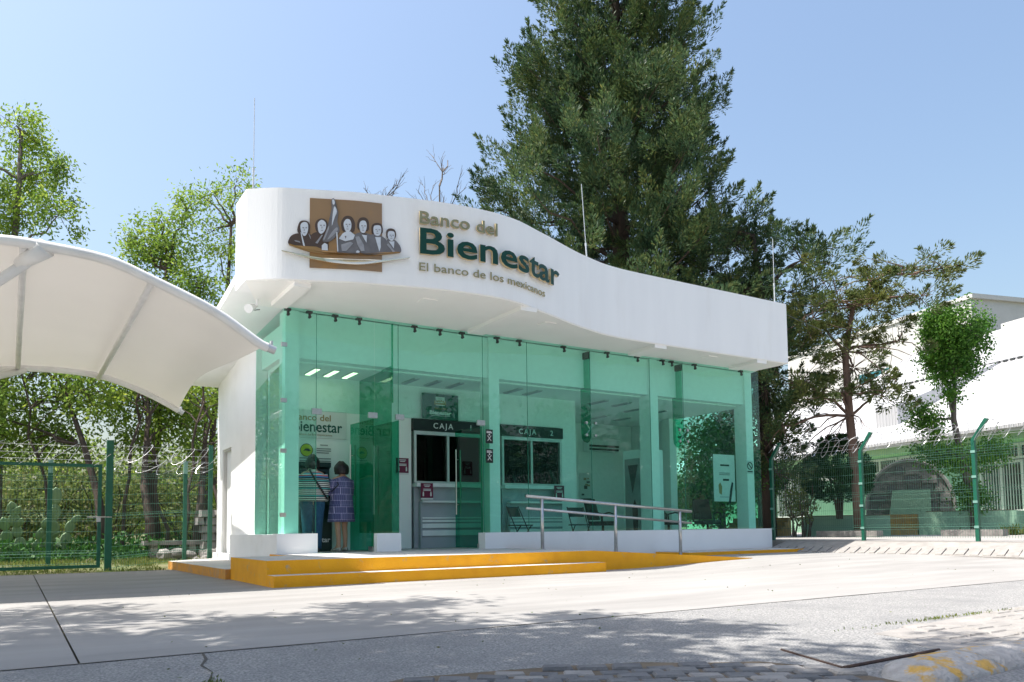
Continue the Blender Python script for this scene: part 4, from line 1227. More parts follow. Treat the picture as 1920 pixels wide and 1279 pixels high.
def person(loc, rot, label, h, kind):
    t = thing('person', label, 'person', loc)
    t.rotation_euler.z = rot
    k = h / 1.62
    J = {}; E = []
    def j(n, x, y, z, r): J[n] = ((x * k, y * k, z * k), (r[0] * k, r[1] * k) if hasattr(r, '__len__') else r * k)
    j('pelvis', 0, 0, .88, (.15, .11)); j('waist', 0, .01, 1.02, (.135, .10)); j('chest', 0, .0, 1.20, (.155, .105)); j('shoulder', 0, -.005, 1.315, (.12, .08))
    j('neck', 0, .0, 1.385, .05); j('skull', 0, .035, 1.46, (.06, .07)); j('head', 0, .03, 1.545, (.072, .085))
    E += [('pelvis', 'waist'), ('waist', 'chest'), ('chest', 'shoulder'), ('shoulder', 'neck'), ('neck', 'skull'), ('skull', 'head')]
    j('nose', 0, .125, 1.50, .012); E.append(('skull', 'nose'))
    for s, n in ((-1, 'l'), (1, 'r')):
        j(n + 'sh', s * .165, 0, 1.29, .055); E.append(('shoulder', n + 'sh'))
        if kind == 'dress':
            el = (s * .225, .05, 1.06) if s < 0 else (s * .215, .02, 1.06); wr = (s * .11 - .05, .27, 1.12) if s < 0 else (s * .05, .29, 1.10)
        else:
            el = (s * .235, .03, 1.06); wr = (s * .12, .27, 1.10)
        j(n + 'el', *el, .042); j(n + 'wr', *wr, .027)
        E += [(n + 'sh', n + 'el'), (n + 'el', n + 'wr')]
        hand(J, E, n + 'wr', n, None, (0, 1, .1), (1, 0, 0), (0, 0, 1))
        st = .085
        fy = .03 if s > 0 else -.02
        j(n + 'hip', s * .09, 0, .82, .088); j(n + 'knee', s * st, fy + .01, .45, .055); j(n + 'calf', s * st, fy - .015, .31, .052); j(n + 'ank', s * st, fy - .02, .075, .034)
        j(n + 'heel', s * st, fy - .05, .035, .03); j(n + 'toe', s * (st + .02), fy + .13, .028, .028)
        E += [('pelvis', n + 'hip'), (n + 'hip', n + 'knee'), (n + 'knee', n + 'calf'), (n + 'calf', n + 'ank'), (n + 'ank', n + 'heel'), (n + 'ank', n + 'toe')]
    skin_body('body', J, E, 'pelvis', M['skin'], t)
    def part(nm, b, m, smooth=True):
        o = b.build(nm, m, None, smooth=smooth); o.parent = t; o.location = (0, 0, 0); return o
    # face details
    for s in (-1, 1):
        b = MB(); b.sphere((s * .03 * k, .112 * k, 1.53 * k), .011 * k, .007 * k, .007 * k, 8, 6); part('eye', b, M['print_white'])
        b = MB(); b.sphere((s * .082 * k, .03 * k, 1.515 * k), .010 * k, .02 * k, .03 * k, 8, 6); part('ear', b, M['skin'])
    b = MB(); b.sphere((0, .112 * k, 1.462 * k), .024 * k, .008 * k, .007 * k, 10, 6); part('mouth', b, M['print_red'])
    # hair: shell of lumpy locks over the back of the head
    b = MB()
    rings = []
    top = 1.645
    low = 1.405 if kind == 'dress' else 1.40
    for i in range(11):
        a = i / 10
        z = top - (top - low) * a
        r = (0.03 + .088 * math.sin(min(1, a * 1.7) * math.pi / 2)) * (1.0 if a < .85 else .93)
        if kind == 'dress': r *= 1.12
        rings.append([(p[0] * k, p[1] * k, (p[2] + .004 * math.sin(7 * q + i)) * k) for q, p in enumerate(ell(0, .018 - .012 * a, z, r, r * 1.05, 22, i * .7, .035, 7))])
    b.loft(rings[::-1]); part('hair', b, M['hair'])
    if kind == 'dress':
        for s in (-1, 1):      # fuller sides
            b = MB(); b.sphere((s * .06 * k, -.01 * k, 1.50 * k), .07 * k, .095 * k, .10 * k, 14, 9); part('hair_lock', b, M['hair'])
        D = dressmat()
        b = MB()
        prof = [(.535, .265, .185), (.62, .258, .18), (.75, .242, .172), (.88, .228, .162), (1.0, .215, .15), (1.12, .214, .148), (1.22, .222, .146), (1.30, .205, .125), (1.345, .13, .085), (1.375, .072, .062)]
        b.loft([ell(0, .0, z * k, rx * k, ry * k, 28, .4, .022 if z < 1.0 else .0, 7) for z, rx, ry in prof]); part('dress', b, D)
        for n in 'lr':
            b = MB(); p = [Vector(J[n + q][0]) for q in ('sh', 'el', 'wr')]
            b.tube([p[0], p[0].lerp(p[1], .5), p[1], p[1].lerp(p[2], .5), p[1].lerp(p[2], .8)], [.080 * k, .075 * k, .066 * k, .058 * k, .052 * k], 12); part('sleeve', b, D)
        for s in (-1, 1):
            fy = .03 if s > 0 else -.02
            b = MB()
            rg = []
            for (yy, hw, z0, z1) in ((-.085, .025, .0, .07), (-.05, .038, .0, .085), (.02, .040, .0, .075), (.09, .048, .0, .055), (.15, .042, .0, .045), (.18, .02, .005, .03)):
                cx = s * (.085 + .02 * (yy + .05) / .2)
                rg.append([((cx + hw * math.cos(a)) * k, (yy + fy) * k, (z0 + (z1 - z0) * (.5 + .5 * math.sin(a))) * k) for a in [2 * math.pi * q / 10 for q in range(10)]])
            b.loft(rg); part('shoe', b, M['shoe_silver'])
        b = MB(); b.sphere((-.17 * k, .25 * k, 1.0 * k), .07 * k, .10 * k, .085 * k, 12, 8); b.tube([(-.14 * k, .02 * k, 1.335 * k), (-.16 * k, -.155 * k, 1.20 * k), (-.22 * k, -.02 * k, 1.08 * k), (-.17 * k, .2 * k, 1.04 * k)], .010 * k, 6); part('handbag', b, M['black_plastic'])
    else:
        P = ponchomat()
        b = MB()
        prof = [(.845, .26, .185), (.95, .262, .185), (1.08, .268, .18), (1.18, .262, .172), (1.27, .225, .15), (1.325, .16, .10), (1.37, .085, .07), (1.40, .07, .062)]
        b.loft([ell(0, 0, z * k, rx * k, ry * k, 28, .2, .02 if z < 1.1 else 0, 5) for z, rx, ry in prof]); part('sweater', b, P)
        for n in 'lr':
            b = MB(); p = [Vector(J[n + q][0]) for q in ('sh', 'el', 'wr')]
            b.tube([p[0], p[0].lerp(p[1], .5), p[1], p[1].lerp(p[2], .5), p[1].lerp(p[2], .85)], [.085 * k, .082 * k, .074 * k, .062 * k, .05 * k], 12); part('sleeve', b, P)
        b = MB()
        pts = [(-.07, -.105, 1.375), (-.02, -.165, 1.26), (.06, -.192, 1.12), (.15, -.185, .98), (.225, -.12, .88)]
        b.tube([(x * k, y * k, z * k) for x, y, z in pts], .016 * k, 6); part('bag_strap', b, M['black_plastic'])
        for s in (-1, 1):
            fy = .03 if s > 0 else -.02
            b = MB(); b.tube([(s * .085 * k, 0, .93 * k), (s * .092 * k, 0, .80 * k), (s * .09 * k, fy * k, .46 * k), (s * .087 * k, (fy - .015) * k, .28 * k), (s * .087 * k, (fy - .02) * k, .055 * k)], [.125 * k, .115 * k, .085 * k, .075 * k, .068 * k], 14); part('trouser_leg', b, M['jeans'])
            b = MB()
            rg = []
            for (yy, hw, z1) in ((-.09, .03, .075), (-.03, .042, .085), (.06, .046, .07), (.13, .048, .05), (.18, .03, .035)):
                rg.append([((s * .088 + hw * math.cos(a)) * k, (yy + fy) * k, z1 * (.5 + .5 * math.sin(a)) * k) for a in [2 * math.pi * q / 10 for q in range(10)]])
            b.loft(rg); part('shoe', b, M['sole'])
        b = MB(); b.sphere((.0, -.085 * k, 1.47 * k), .075 * k, .05 * k, .085 * k, 14, 9); part('hair_lock', b, M['hair'])

def ponchomat():
    w, bl, tq = (.66, .66, .62), (.015, .017, .02), (.10, .42, .42)
    bands = [(0.0, bl), (.03, w)]
    c = [w, bl]
    z = .845
    zs = []
    pos = .03
    k = 0
    while pos < .62:
        pos += .028
        bands.append((pos, bl if k % 2 == 0 else (tq if k % 8 == 3 else w)))
        k += 1
    for p, cc in ((.66, bl), (.70, (.05, .22, .45)), (.74, (.52, .05, .06)), (.77, w), (.80, (.06, .35, .50)), (.84, (.55, .12, .10)), (.87, w), (.90, bl), (.94, w)):
        bands.append((p, cc))
    kk = 1.72 / 1.62
    return stripes('striped knit', bands[:31], .57 * kk, 'Z', .845 * kk)

def dressmat():
    """violet cloth with woven line blocks"""
    m, nt, b = _new('violet patterned cloth')
    N, L = nt.nodes.new, nt.links.new
    b.inputs['Roughness'].default_value = 0.9
    tc = N('ShaderNodeTexCoord')
    br = N('ShaderNodeTexBrick')
    br.inputs['Color1'].default_value = (0.06, 0.065, 0.16, 1)
    br.inputs['Color2'].default_value = (0.11, 0.11, 0.22, 1)
    br.inputs['Mortar'].default_value = (0.30, 0.27, 0.42, 1)
    br.inputs['Scale'].default_value = 1.0
    br.inputs['Mortar Size'].default_value = 0.0045
    br.inputs['Brick Width'].default_value = 0.21
    br.inputs['Row Height'].default_value = 0.115
    mp = N('ShaderNodeMapping')
    mp.inputs['Rotation'].default_value = (R(90), 0, 0)
    L(tc.outputs['Object'], mp.inputs['Vector'])
    L(mp.outputs['Vector'], br.inputs['Vector'])
    b2 = N('ShaderNodeTexBrick')
    b2.inputs['Color1'].default_value = (1, 1, 1, 1)
    b2.inputs['Color2'].default_value = (0.92, 0.9, 1, 1)
    b2.inputs['Mortar'].default_value = (1.9, 1.9, 1.7, 1)
    b2.inputs['Scale'].default_value = 1.0
    b2.inputs['Mortar Size'].default_value = 0.004
    b2.inputs['Brick Width'].default_value = 0.035
    b2.inputs['Row Height'].default_value = 0.17
    L(mp.outputs['Vector'], b2.inputs['Vector'])
    mx = N('ShaderNodeMix'); mx.data_type = 'RGBA'; mx.blend_type = 'MULTIPLY'; mx.inputs['Factor'].default_value = 0.8
    L(br.outputs['Color'], mx.inputs[6]); L(b2.outputs['Color'], mx.inputs[7])
    L(mx.outputs[2], b.inputs['Base Color'])
    return m

# ------------------------------------------------------------------ handrail, canopy, rods
def build_rail():
    t = thing('handrail', 'brushed steel handrail with two sloping bars beside the ramp', 'handrail', (9.8, 11.8, 0.2))
    Y = 11.8
    def zt(x): return 1.255 - (x - 8.04) * 0.0665
    for x in (8.04, 9.73, 11.40):
        zb = 0.33 + (0.098 - 0.33) * max(0, x - 8.05) / 3.8
        b = MB(); b.tube([(x, Y, zb - .02), (x, Y, zt(x) - .02)], 0.032, 12); b.build('post', M['steel'], t, smooth=True)
        b = MB(); b.tube([(x, Y, zb), (x, Y, zb + .008)], 0.06, 14); b.build('base_plate', M['steel'], t)
    b = MB(); b.tube([(7.70, Y, zt(7.70)), (11.72, Y, zt(11.72))], 0.03, 12); b.build('top_bar', M['steel'], t, smooth=True)
    b = MB(); b.tube([(7.70, Y, zt(7.70) - .215), (11.72, Y, zt(11.72) - .235)], 0.024, 12); b.build('lower_bar', M['steel'], t, smooth=True)

def build_canopy():
    t = thing('tensile_canopy', 'white vaulted membrane canopy on white tubes left of the bank', 'canopy', (-2.4, 13.8, 0))
    Yf, Yr = 10.5, 17.19
    fr = [(-2.95, 2.95), (-2.45, 3.28), (-1.75, 3.68), (-0.95, 3.93), (-0.21, 4.035), (0.234, 4.04), (0.87, 3.993), (1.377, 3.825), (2.105, 3.536), (2.646, 3.204), (2.80, 3.136)]
    rr = [(-2.9, 2.95), (-2.4, 3.22), (-1.75, 3.50), (-0.95, 3.68), (-0.277, 3.745), (0.14, 3.80), (0.836, 3.815), (1.475, 3.745), (2.147, 3.518), (2.60, 3.30), (2.80, 3.187)]
    fr = catmull(fr, 4); rr = catmull(rr, 4)
    n = len(fr)
    def arch(c, a):
        x = a * (n - 1); i = min(int(x), n - 2); f = x - i
        return c[i][0] + f * (c[i + 1][0] - c[i][0]), c[i][1] + f * (c[i + 1][1] - c[i][1])
    NA, NB = 44, 16
    vs, fs = [], []
    for jb in range(NB + 1):
        v = jb / NB
        cut = 0.11 * 4 * v * (1 - v)
        for ia in range(NA + 1):
            a = cut * 0.3 + (1 - cut - cut * 0.3) * ia / NA
            x0, z0 = arch(fr, a); x1, z1 = arch(rr, a)
            x = x0 + (x1 - x0) * v; z = z0 + (z1 - z0) * v
            z += 0.045 - 0.05 * 4 * v * (1 - v) * (1 - abs(2 * a - 1)) + 0.015 * math.sin(a * 40) * math.sin(v * 3.14)
            vs.append((x, Yf + (Yr - Yf) * v, z))
    w = NA + 1
    for jb in range(NB):
        for ia in range(NA):
            fs.append((jb * w + ia, jb * w + ia + 1, (jb + 1) * w + ia + 1, (jb + 1) * w + ia))
    m = len(vs)
    top = [(x, y, z + .006) for x, y, z in vs]
    b = MB(); b.add(vs, [f[::-1] for f in fs]); b.add(top, fs)
    b.build('membrane', M['fabric'], t, smooth=True)
    for c, Y in ((fr, Yf), (rr, Yr)):
        b = MB(); b.tube([(x, Y, z) for x, z in c], 0.062, 12); ar = b.build('arch_tube', M['tube_white'], t, smooth=True)
        e = c[-1]; p = c[-2]
        d = Vector((e[0] - p[0], 0, e[1] - p[1])).normalized()
        q = MB(); q.tube([Vector((e[0], Y, e[1])), Vector((e[0], Y, e[1])) + d * .10], .055, 12); q.tube([Vector((e[0], Y, e[1])) + d * .05 + Vector((0, 0, .03)), Vector((e[0], Y, e[1])) + d * .05 + Vector((0, 0, .11))], .022, 8); q.build('end_fitting', M['alu'], ar)
    for xf, xr in ((0.02, 0.0), (1.377, 1.33), (-1.35, -1.35)):
        zf = [z for x, z in fr if x >= xf][0]; zr_ = [z for x, z in rr if x >= xr][0]
        b = MB(); b.tube([(xf, Yf + .02, zf - .03), (xf + (xr - xf) * .5, (Yf + Yr) / 2, (zf + zr_) / 2 - .035), (xr, Yr - .02, zr_ - .03)], 0.043, 10); b.build('purlin_tube', M['tube_white'], t, smooth=True)
    # struts and mast (left of the view)
    for p, q in (((0.234, Yf, 3.99), (-2.35, 13.4, 2.35)), ((0.10, Yr, 3.76), (-2.35, 14.2, 2.35))):
        b = MB(); b.tube([p, q], 0.062, 12); b.build('strut', M['tube_white'], t, smooth=True)
    b = MB(); b.tube([(-2.4, 13.8, -.02), (-2.4, 13.8, 3.55)], 0.11, 14); b.build('mast', M['tube_white'], t, smooth=True)
    b = MB(); b.box(-2.36, 13.3, 2.2, -2.30, 14.3, 2.5); b.build('gusset', M['tube_white'], t)
    b = MB(); b.tube([(.234, 10.5, 4.02), (-.02, 10.78, 3.86)], [.12, .075], 10); b.build('sleeve', M['tube_white'], t, smooth=True)

def build_rods():
    for (x, y, tx, top, lab) in ((3.19, 12.95, 3.20, 7.86, 'thin lightning rod above the left corner of the fascia'), (10.45, 13.3, 10.22, 8.12, 'slightly tilted lightning rod in front of the big conifer'), (15.36, 12.5, 15.38, 7.62, 'thin lightning rod near the right end of the fascia')):
        t = thing('lightning_rod', lab, 'rod', (x, y, 4.7), 'lightning rods on the roof')
        f = .62
        b = MB(); b.tube([(x, y, 4.62), (x + (tx - x) * f, y, 4.62 + (top - 4.62) * f)], .016, 8); b.build('mast', M['alu'], t)
        b = MB(); b.tube([(x + (tx - x) * f, y, 4.62 + (top - 4.62) * f), (tx, y, top)], .008, 6); b.build('tip', M['alu'], t)
        b = MB(); b.tube([(x + (tx - x) * (f - .01), y, 4.6 + (top - 4.62) * f), (x + (tx - x) * (f + .01), y, 4.66 + (top - 4.62) * f)], .022, 8); b.build('collar', M['alu'], t)
    b = MB(); b.tube([(15.42, 12.6, 5.93), (18.0, 13.0, 5.75), (21.6, 14.7, 5.9)], .008, 5)
    tag(b.build('overhead_cable', M['dark_metal'], None, (15.42, 12.6, 5.9)), 'thin dark cable running from the fascia corner to the conifers', 'cable')

# ------------------------------------------------------------------ fences
def mesh_panel(P0, P1, z0, z1, parent, zoff0=0.0, zoff1=0.0, dv=0.052, folds=(0.12, 0.5, 0.88), name='mesh_panel', r=0.0028, dh=0.2):
    """welded wire panel between two plan points"""
    P0, P1 = Vector((*P0, 0)), Vector((*P1, 0))
    d = P1 - P0; L = d.length; d.normalize(); nrm = Vector((d.y, -d.x, 0))
    b = MB()
    def pt(u, z, off=0.0):
        p = P0 + d * u + nrm * off
        return (p.x, p.y, z + zoff0 + (zoff1 - zoff0) * u / L)
    H = z1 - z0
    prof = [(z0, 0)]
    for f in folds:
        zc = z0 + H * f
        prof += [(zc - .05, 0), (zc, .028), (zc + .05, 0)]
    prof.append((z1, 0))
    u = 0.03
    while u < L - 0.02:
        b.tube([pt(u, z, o) for z, o in prof], r, 3, False)
        u += dv
    hz = []
    z = z0 + .03
    while z < z1: hz.append((z, 0)); z += dh
    for f in folds: hz += [(z0 + H * f - .05, 0), (z0 + H * f, .028), (z0 + H * f + .05, 0)]
    for z, o in hz:
        b.tube([pt(0, z, o), pt(L, z, o)], r * 1.15, 3, False)
    return b.build(name, M['green_wire'], parent)

def razor(P0, P1, zc0, zc1, rad, pitch, parent, seed=0, out=0.0):
    P0, P1 = Vector((*P0, 0)), Vector((*P1, 0))
    d = P1 - P0; L = d.length; d.normalize(); n = Vector((d.y, -d.x, 0))
    rr = random.Random(seed)
    b = MB(); pts = []
    turns = int(L / pitch)
    for i in range(turns * 14 + 1):
        a = 2 * math.pi * i / 14
        u = L * i / (turns * 14)
        rj = rad * (1 + .12 * math.sin(i * .13 + seed) + .05 * math.sin(i * .41))
        lean = 0.5 * pitch * math.sin(a)
        p = P0 + d * (u + lean) + n * (out + rj * .8 * math.cos(a))
        pts.append((p.x, p.y, zc0 + (zc1 - zc0) * u / L + rj * math.sin(a)))
    b.tube(pts, .0040, 4, False)
    for i in range(2, len(pts) - 2, 3):          # barbs
        p = Vector(pts[i]); q = (Vector(pts[i + 1]) - p).normalized() * .022
        k = Vector((0, 0, .016)).cross(q.normalized()) if False else Vector((rr.uniform(-1, 1), rr.uniform(-1, 1), rr.uniform(-1, 1))).normalized() * .013
        b.add([p - q - k, p + q + k, p + q - k, p - q + k], [(0, 1, 2), (0, 3, 1)])
    o = b.build('razor_coil', M['razor'], parent)
    b = MB()
    for dz in (-.55, .0, .7):
        b.tube([(P0.x + n.x * out, P0.y + n.y * out, zc0 + dz * rad), (P1.x + n.x * out, P1.y + n.y * out, zc1 + dz * rad)], .003, 3, False)
    b.build('strand_wire', M['razor'], parent)

def build_fences():
    # right-hand fence, perpendicular to the bank
    t = thing('mesh_fence', 'green welded mesh fence with razor wire on cranked posts right of the bank', 'fence', (16.2, 8, 0.34))
    ys = [13.46, 10.96, 8.46, 5.96, 3.46, 0.96, -1.54, -4.04]
    for y in ys:
        b = MB(); b.box(16.165, y - .035, .30, 16.235, y + .035, 2.36); po = b.build('post', M['green_metal'], t)
        b = MB(); b.hexa([(16.166, y - .035, 2.361), (16.234, y - .035, 2.361), (16.234, y + .035, 2.361), (16.166, y + .035, 2.361)], [(16.166, y - .32, 2.75), (16.234, y - .32, 2.75), (16.234, y - .25, 2.77), (16.166, y - .25, 2.77)])
        b.build('cranked_arm', M['green_metal'], po)
        b = MB()
        for z in (.6, 1.1, 1.6, 2.1): b.box(16.155, y - .045, z, 16.165, y + .045, z + .05)
        b.build('clip', M['green_pale'], po)
    for y0, y1 in zip(ys[:-1], ys[1:]):
        mesh_panel((16.2, y0 - .04), (16.2, y1 + .04), .40, 2.36, t)
    razor((16.2, 13.4), (16.2, -4.0), 2.52, 2.55, .19, .27, t, 3)
    # left fence: gate leaf, gate post, two bays up to the bank
    g = thing('metal_gate', 'green mesh gate with tube frame under the canopy', 'gate', (-1, 17.03, 0))
    Y = 17.03
    for z in (2.0, .09):
        b = MB(); b.box(-4.6, Y - .03, z - .03, 1.42, Y + .03, z + .03); b.build('rail', M['green_metal'], g)
    for x in (1.39, -1.9, -4.57):
        b = MB(); b.box(x - .03, Y - .028, .12, x + .03, Y + .028, 1.97); b.build('stile', M['green_metal'], g)
    mesh_panel((-4.6, Y), (1.40, Y), .12, 1.97, g)
    b = MB(); b.tube([(1.18, Y - .05, 1.02), (1.60, Y - .05, 1.02)], .014, 6); b.box(1.34, Y - .07, .93, 1.41, Y - .035, 1.01); b.build('bolt', M['razor'], g)
    t = thing('mesh_fence', 'green mesh fence with razor coils between the gate and the bank wall', 'fence', (2.6, 17.5, 0))
    def post(x, y, z0, z1, w=.04, cap=False):
        b = MB(); b.box(x - w, y - w, z0, x + w, y + w, z1); p = b.build('post', M['green_metal'], t)
        if cap:
            b = MB(); b.box(x - w * 1.02, y - w * 1.02, z1 + .001, x + w * 1.02, y + w * 1.02, z1 + .27); b.build('post_cap', M['green_pale'], p)
    post(1.55, 17.03, -.05, 2.5, .058)
    post(3.08, 17.95, -.05, 1.95, .036, True)
    post(3.66, 18.3, -.05, 2.62, .04)
    post(0.62, 18.6, -.05, 1.95, .042, True)
    mesh_panel((1.6, 17.06), (3.08, 17.95), .02, 2.05, t, 0, .1)
    mesh_panel((3.08, 17.95), (3.68, 18.3), .1, 2.12, t)
    razor((-4.5, 17.03), (1.55, 17.03), 2.22, 2.22, .21, .38, t, 5)
    razor((1.55, 17.05), (3.66, 18.3), 2.26, 2.36, .21, .33, t, 8)
    razor((1.55, 17.10), (3.66, 18.35), 2.02, 2.12, .15, .42, t, 9)

# ------------------------------------------------------------------ right-hand hall behind the fence
RO = (33.1, 17.0); RA = (-.264, -.965); RN = (.965, -.264)
def rb(u, v, z): return (RO[0] + RA[0] * u + RN[0] * v, RO[1] + RA[1] * u + RN[1] * v, z)
def rbox(b, u0, u1, v0, v1, z0, z1, mi=None):
    b.hexa([rb(u0, v1, z0), rb(u0, v0, z0), rb(u1, v0, z0), rb(u1, v1, z0)], [rb(u0, v1, z1), rb(u0, v0, z1), rb(u1, v0, z1), rb(u1, v1, z1)], mi)

def build_hall():
    t = thing('hall_building', 'white hall with sloping corrugated roof and green eaves behind the right fence', 'building', (33, 17, 1))
    def P(nm, m, *boxes, parent=None):
        b = MB()
        for q in boxes: rbox(b, *q)
        return b.build(nm, M[m], parent or t)
    P('terrace', 'pale_green', (-20, 12, -2.2, 12, .2, 1.08))
    P('wall', 'pale_green', (-20, -13.8, .0, .3, 1.08, 4.0), (-10.9, -6.8, .0, .3, 1.08, 3.0), (-6.8, -1.1, .0, .3, 1.08, 3.05), (-1.1, -.12, .0, .3, 1.08, 4.0), (3.6, 12, .0, .3, 1.08, 4.0), (-13.8, 3.6, .02, .3, 3.78, 4.0))
    P('wall', 'cream', (-20, 12, 11.5, 12, 1.08, 9.0))
    P('eave_band', 'eave_green', (-20, 12, -1.1, .02, 3.80, 4.22))
    P('gutter', 'cream', (-20, 12, -1.25, -1.102, 4.10, 4.40))
    # doors
    def glazed(u0, u1, z0, z1, nb, nm='door'):
        fr = P(nm, 'cream', (u0, u0 + .09, -.02, .10, z0, z1), (u1 - .09, u1, -.02, .10, z0, z1), (u0 + .09, u1 - .09, -.02, .10, z1 - .10, z1), (u0 + .09, u1 - .09, -.02, .10, z0, z0 + .10), ((u0 + u1) / 2 - .05, (u0 + u1) / 2 + .05, -.02, .10, z0 + .10, z1 - .10))
        P('pane', 'far_glass', (u0 + .09, u1 - .09, .04, .07, z0 + .1, z1 - .1), parent=fr)
        b = MB()
        for i in range(nb):
            u = u0 + .12 + (u1 - u0 - .24) * i / (nb - 1)
            rbox(b, u - .011, u + .011, -.0, .03, z0 + .1, z1 - .1)
        b.build('bars', M['cream'], fr)
    glazed(-.1, 1.85, 1.10, 3.12, 15); glazed(1.9, 3.55, 1.10, 3.12, 12); glazed(-13.6, -11.1, 1.10, 3.75, 16)
    glazed(-10.8, -6.9, 3.03, 3.77, 26, 'window'); glazed(-6.7, -4.5, 3.08, 3.77, 16, 'window'); glazed(-4.4, -1.2, 3.08, 3.77, 22, 'window'); glazed(-.1, 3.55, 3.16, 3.77, 24, 'window')
    # sloping roof in two tiers
    b = MB()
    for (u0, u1, v0, z0, v1, z1) in ((-26, 12, -1.35, 4.34, 7.0, 8.6), (-16, 12, 7.0, 8.72, 12.2, 11.7)):
        b.hexa([rb(u0, v1, z1 - .12), rb(u0, v0, z0 - .12), rb(u1, v0, z0 - .12), rb(u1, v1, z1 - .12)], [rb(u0, v1, z1), rb(u0, v0, z0), rb(u1, v0, z0), rb(u1, v1, z1)])
    b.build('roof', M['roof_white'], t)
    b = MB()
    u = -14.0
    while u < 12:
        rbox(b, u, u + .22, 6.9, 6.98, 8.58, 8.68); u += .40
    tag(b.build('ridge_gap', M['grey_dark'], t), kind='stuff')
    # raised lantern on the lower roof, its flank corrugated
    b = MB(); b.add([rb(-6.4, .6, 5.0), rb(-6.4, 6.8, 8.45), rb(-6.4, 6.8, 8.6), rb(-6.4, .6, 6.3), rb(-5.0, .6, 5.0), rb(-5.0, 6.8, 8.45), rb(-5.0, 6.8, 8.6), rb(-5.0, .6, 6.3)],
                    [(0, 1, 2, 3), (7, 6, 5, 4), (0, 3, 7, 4), (3, 2, 6, 7)])
    b.build('roof_upstand', M['roof_white'], t)
    P('parapet', 'cream', (-9.4, 12, 12.2, 12.5, 8, 12.0)); P('parapet', 'cream', (-7.9, 12, 12.5, 12.9, 8, 12.75))
    # tall block behind
    k = thing('tall_block', 'tall off-white block with teal window band behind the conifers', 'building', rb(-20, 18, 0))
    P('wall', 'cream', (-34, -14.8, 16, 26, 0, 15.3), parent=k)
    P('coping', 'cream', (-34.1, -14.6, 15.9, 26.1, 15.301, 15.6), parent=k)
    for i in (3, 4):
        wn = P('window', 'teal_glass', (-33 + i * 2.6, -30.7 + i * 2.6, 15.9, 15.99, 10.6, 12.2), parent=k)
        P('frame', 'cream', (-33 + i * 2.6, -30.7 + i * 2.6, 15.84, 15.90, 11.35, 11.45), parent=wn)
    # planters, steps, stone arch in the yard
    def planter(pts, z1, label):
        q = thing('planter_box', label, 'planter', (pts[0][0], pts[0][1], .34))
        b = MB(); b.prism(pts, .30, z1); b.build('box', M['pale_green'], q)
        cx = sum(p[0] for p in pts) / len(pts); cy = sum(p[1] for p in pts) / len(pts)
        b = MB(); b.prism([(cx + (x - cx) * .85, cy + (y - cy) * .85) for x, y in pts], z1 + .003, z1 + .03); b.build('soil', M['soil'], q)
    planter([(21.82, 17.0), (23.35, 14.85), (24.4, 15.6), (22.9, 17.75)], .98, 'long pale green planter holding the dark round bush')
    planter([(25.05, 14.95), (25.9, 12.3), (27.6, 12.9), (26.8, 15.6)], 1.08, 'pale green planter right of the yard steps, under the ficus')
    q = thing('yard_steps', 'worn yellow edged steps between the two green planters', 'steps', (25.2, 15.9, .34))
    for i in range(4):
        o = i * .36
        b = MB(); b.prism([(24.45 + o, 16.2 + o * .3), (25.05 + o, 15.0 + o * .3), (25.41 + o, 15.11 + o * .3), (24.81 + o, 16.31 + o * .3)], .30, .52 + i * .17); b.build('step', M['tread'], q)
    q = thing('yard_steps', 'short flight of steps beside the left end of the long planter', 'steps', (21.2, 19.3, .34))
    for i in range(4):
        o = i * .34
        b = MB(); b.prism([(20.9 + o, 19.6 + o * .4), (21.9 + o, 18.0 + o * .4), (22.24 + o, 18.14 + o * .4), (21.24 + o, 19.74 + o * .4)], .30, .50 + i * .16); b.build('step', M['tread'], q)
    q = thing('kerb_block', 'low concrete kerb block on the yard paving near the fence', 'kerb', (23.2, 11.4, .34))
    b = MB(); b.box(22.7, 11.2, .345, 23.0, 12.9, .52); b.build('block', M['rock'], q)
    q = thing('kerb_block', 'low concrete kerb block at the foot of the leaning conifer', 'kerb', (21.0, 14.0, .34))
    b = MB(); b.box(20.7, 13.6, .345, 21.0, 15.6, .52); b.build('block', M['rock'], q)
    # stone arch wall with pale sloping panel
    q = thing('stone_arch', 'grey stone arch wall with a pale green sloping panel in the yard', 'stone wall', (27.3, 16.5, 1.0))
    A0 = Vector((26.4, 17.7, 0)); A1 = Vector((28.1, 15.4, 0)); d = (A1 - A0); L = d.length; d.normalize(); nn = Vector((d.y, -d.x, 0)) * -1
    def ap(u, v, z): p = A0 + d * u + nn * v; return (p.x, p.y, z)
    prof = [(0, .34)] + [(L / 2 - L / 2 * math.cos(a), 1.2 + 1.75 * math.sin(a)) for a in [math.pi * i / 16 for i in range(17)]] + [(L, .34)]
    n = len(prof)
    b = MB(); b.add([ap(u, 0, z) for u, z in prof] + [ap(u, .5, z) for u, z in prof], [tuple(range(n)), tuple(range(2 * n - 1, n - 1, -1))] + [(i, n + i, n + (i + 1) % n, (i + 1) % n) for i in range(n)])
    b.build('core', M['rock'], q)
    b = MB(); b.tube([ap(u, -.04, z + .03) for u, z in prof[1:-1]], .07, 6); b.build('arch_rim', M['stone_pale'], q)
    rr = random.Random(5)
    z = .5
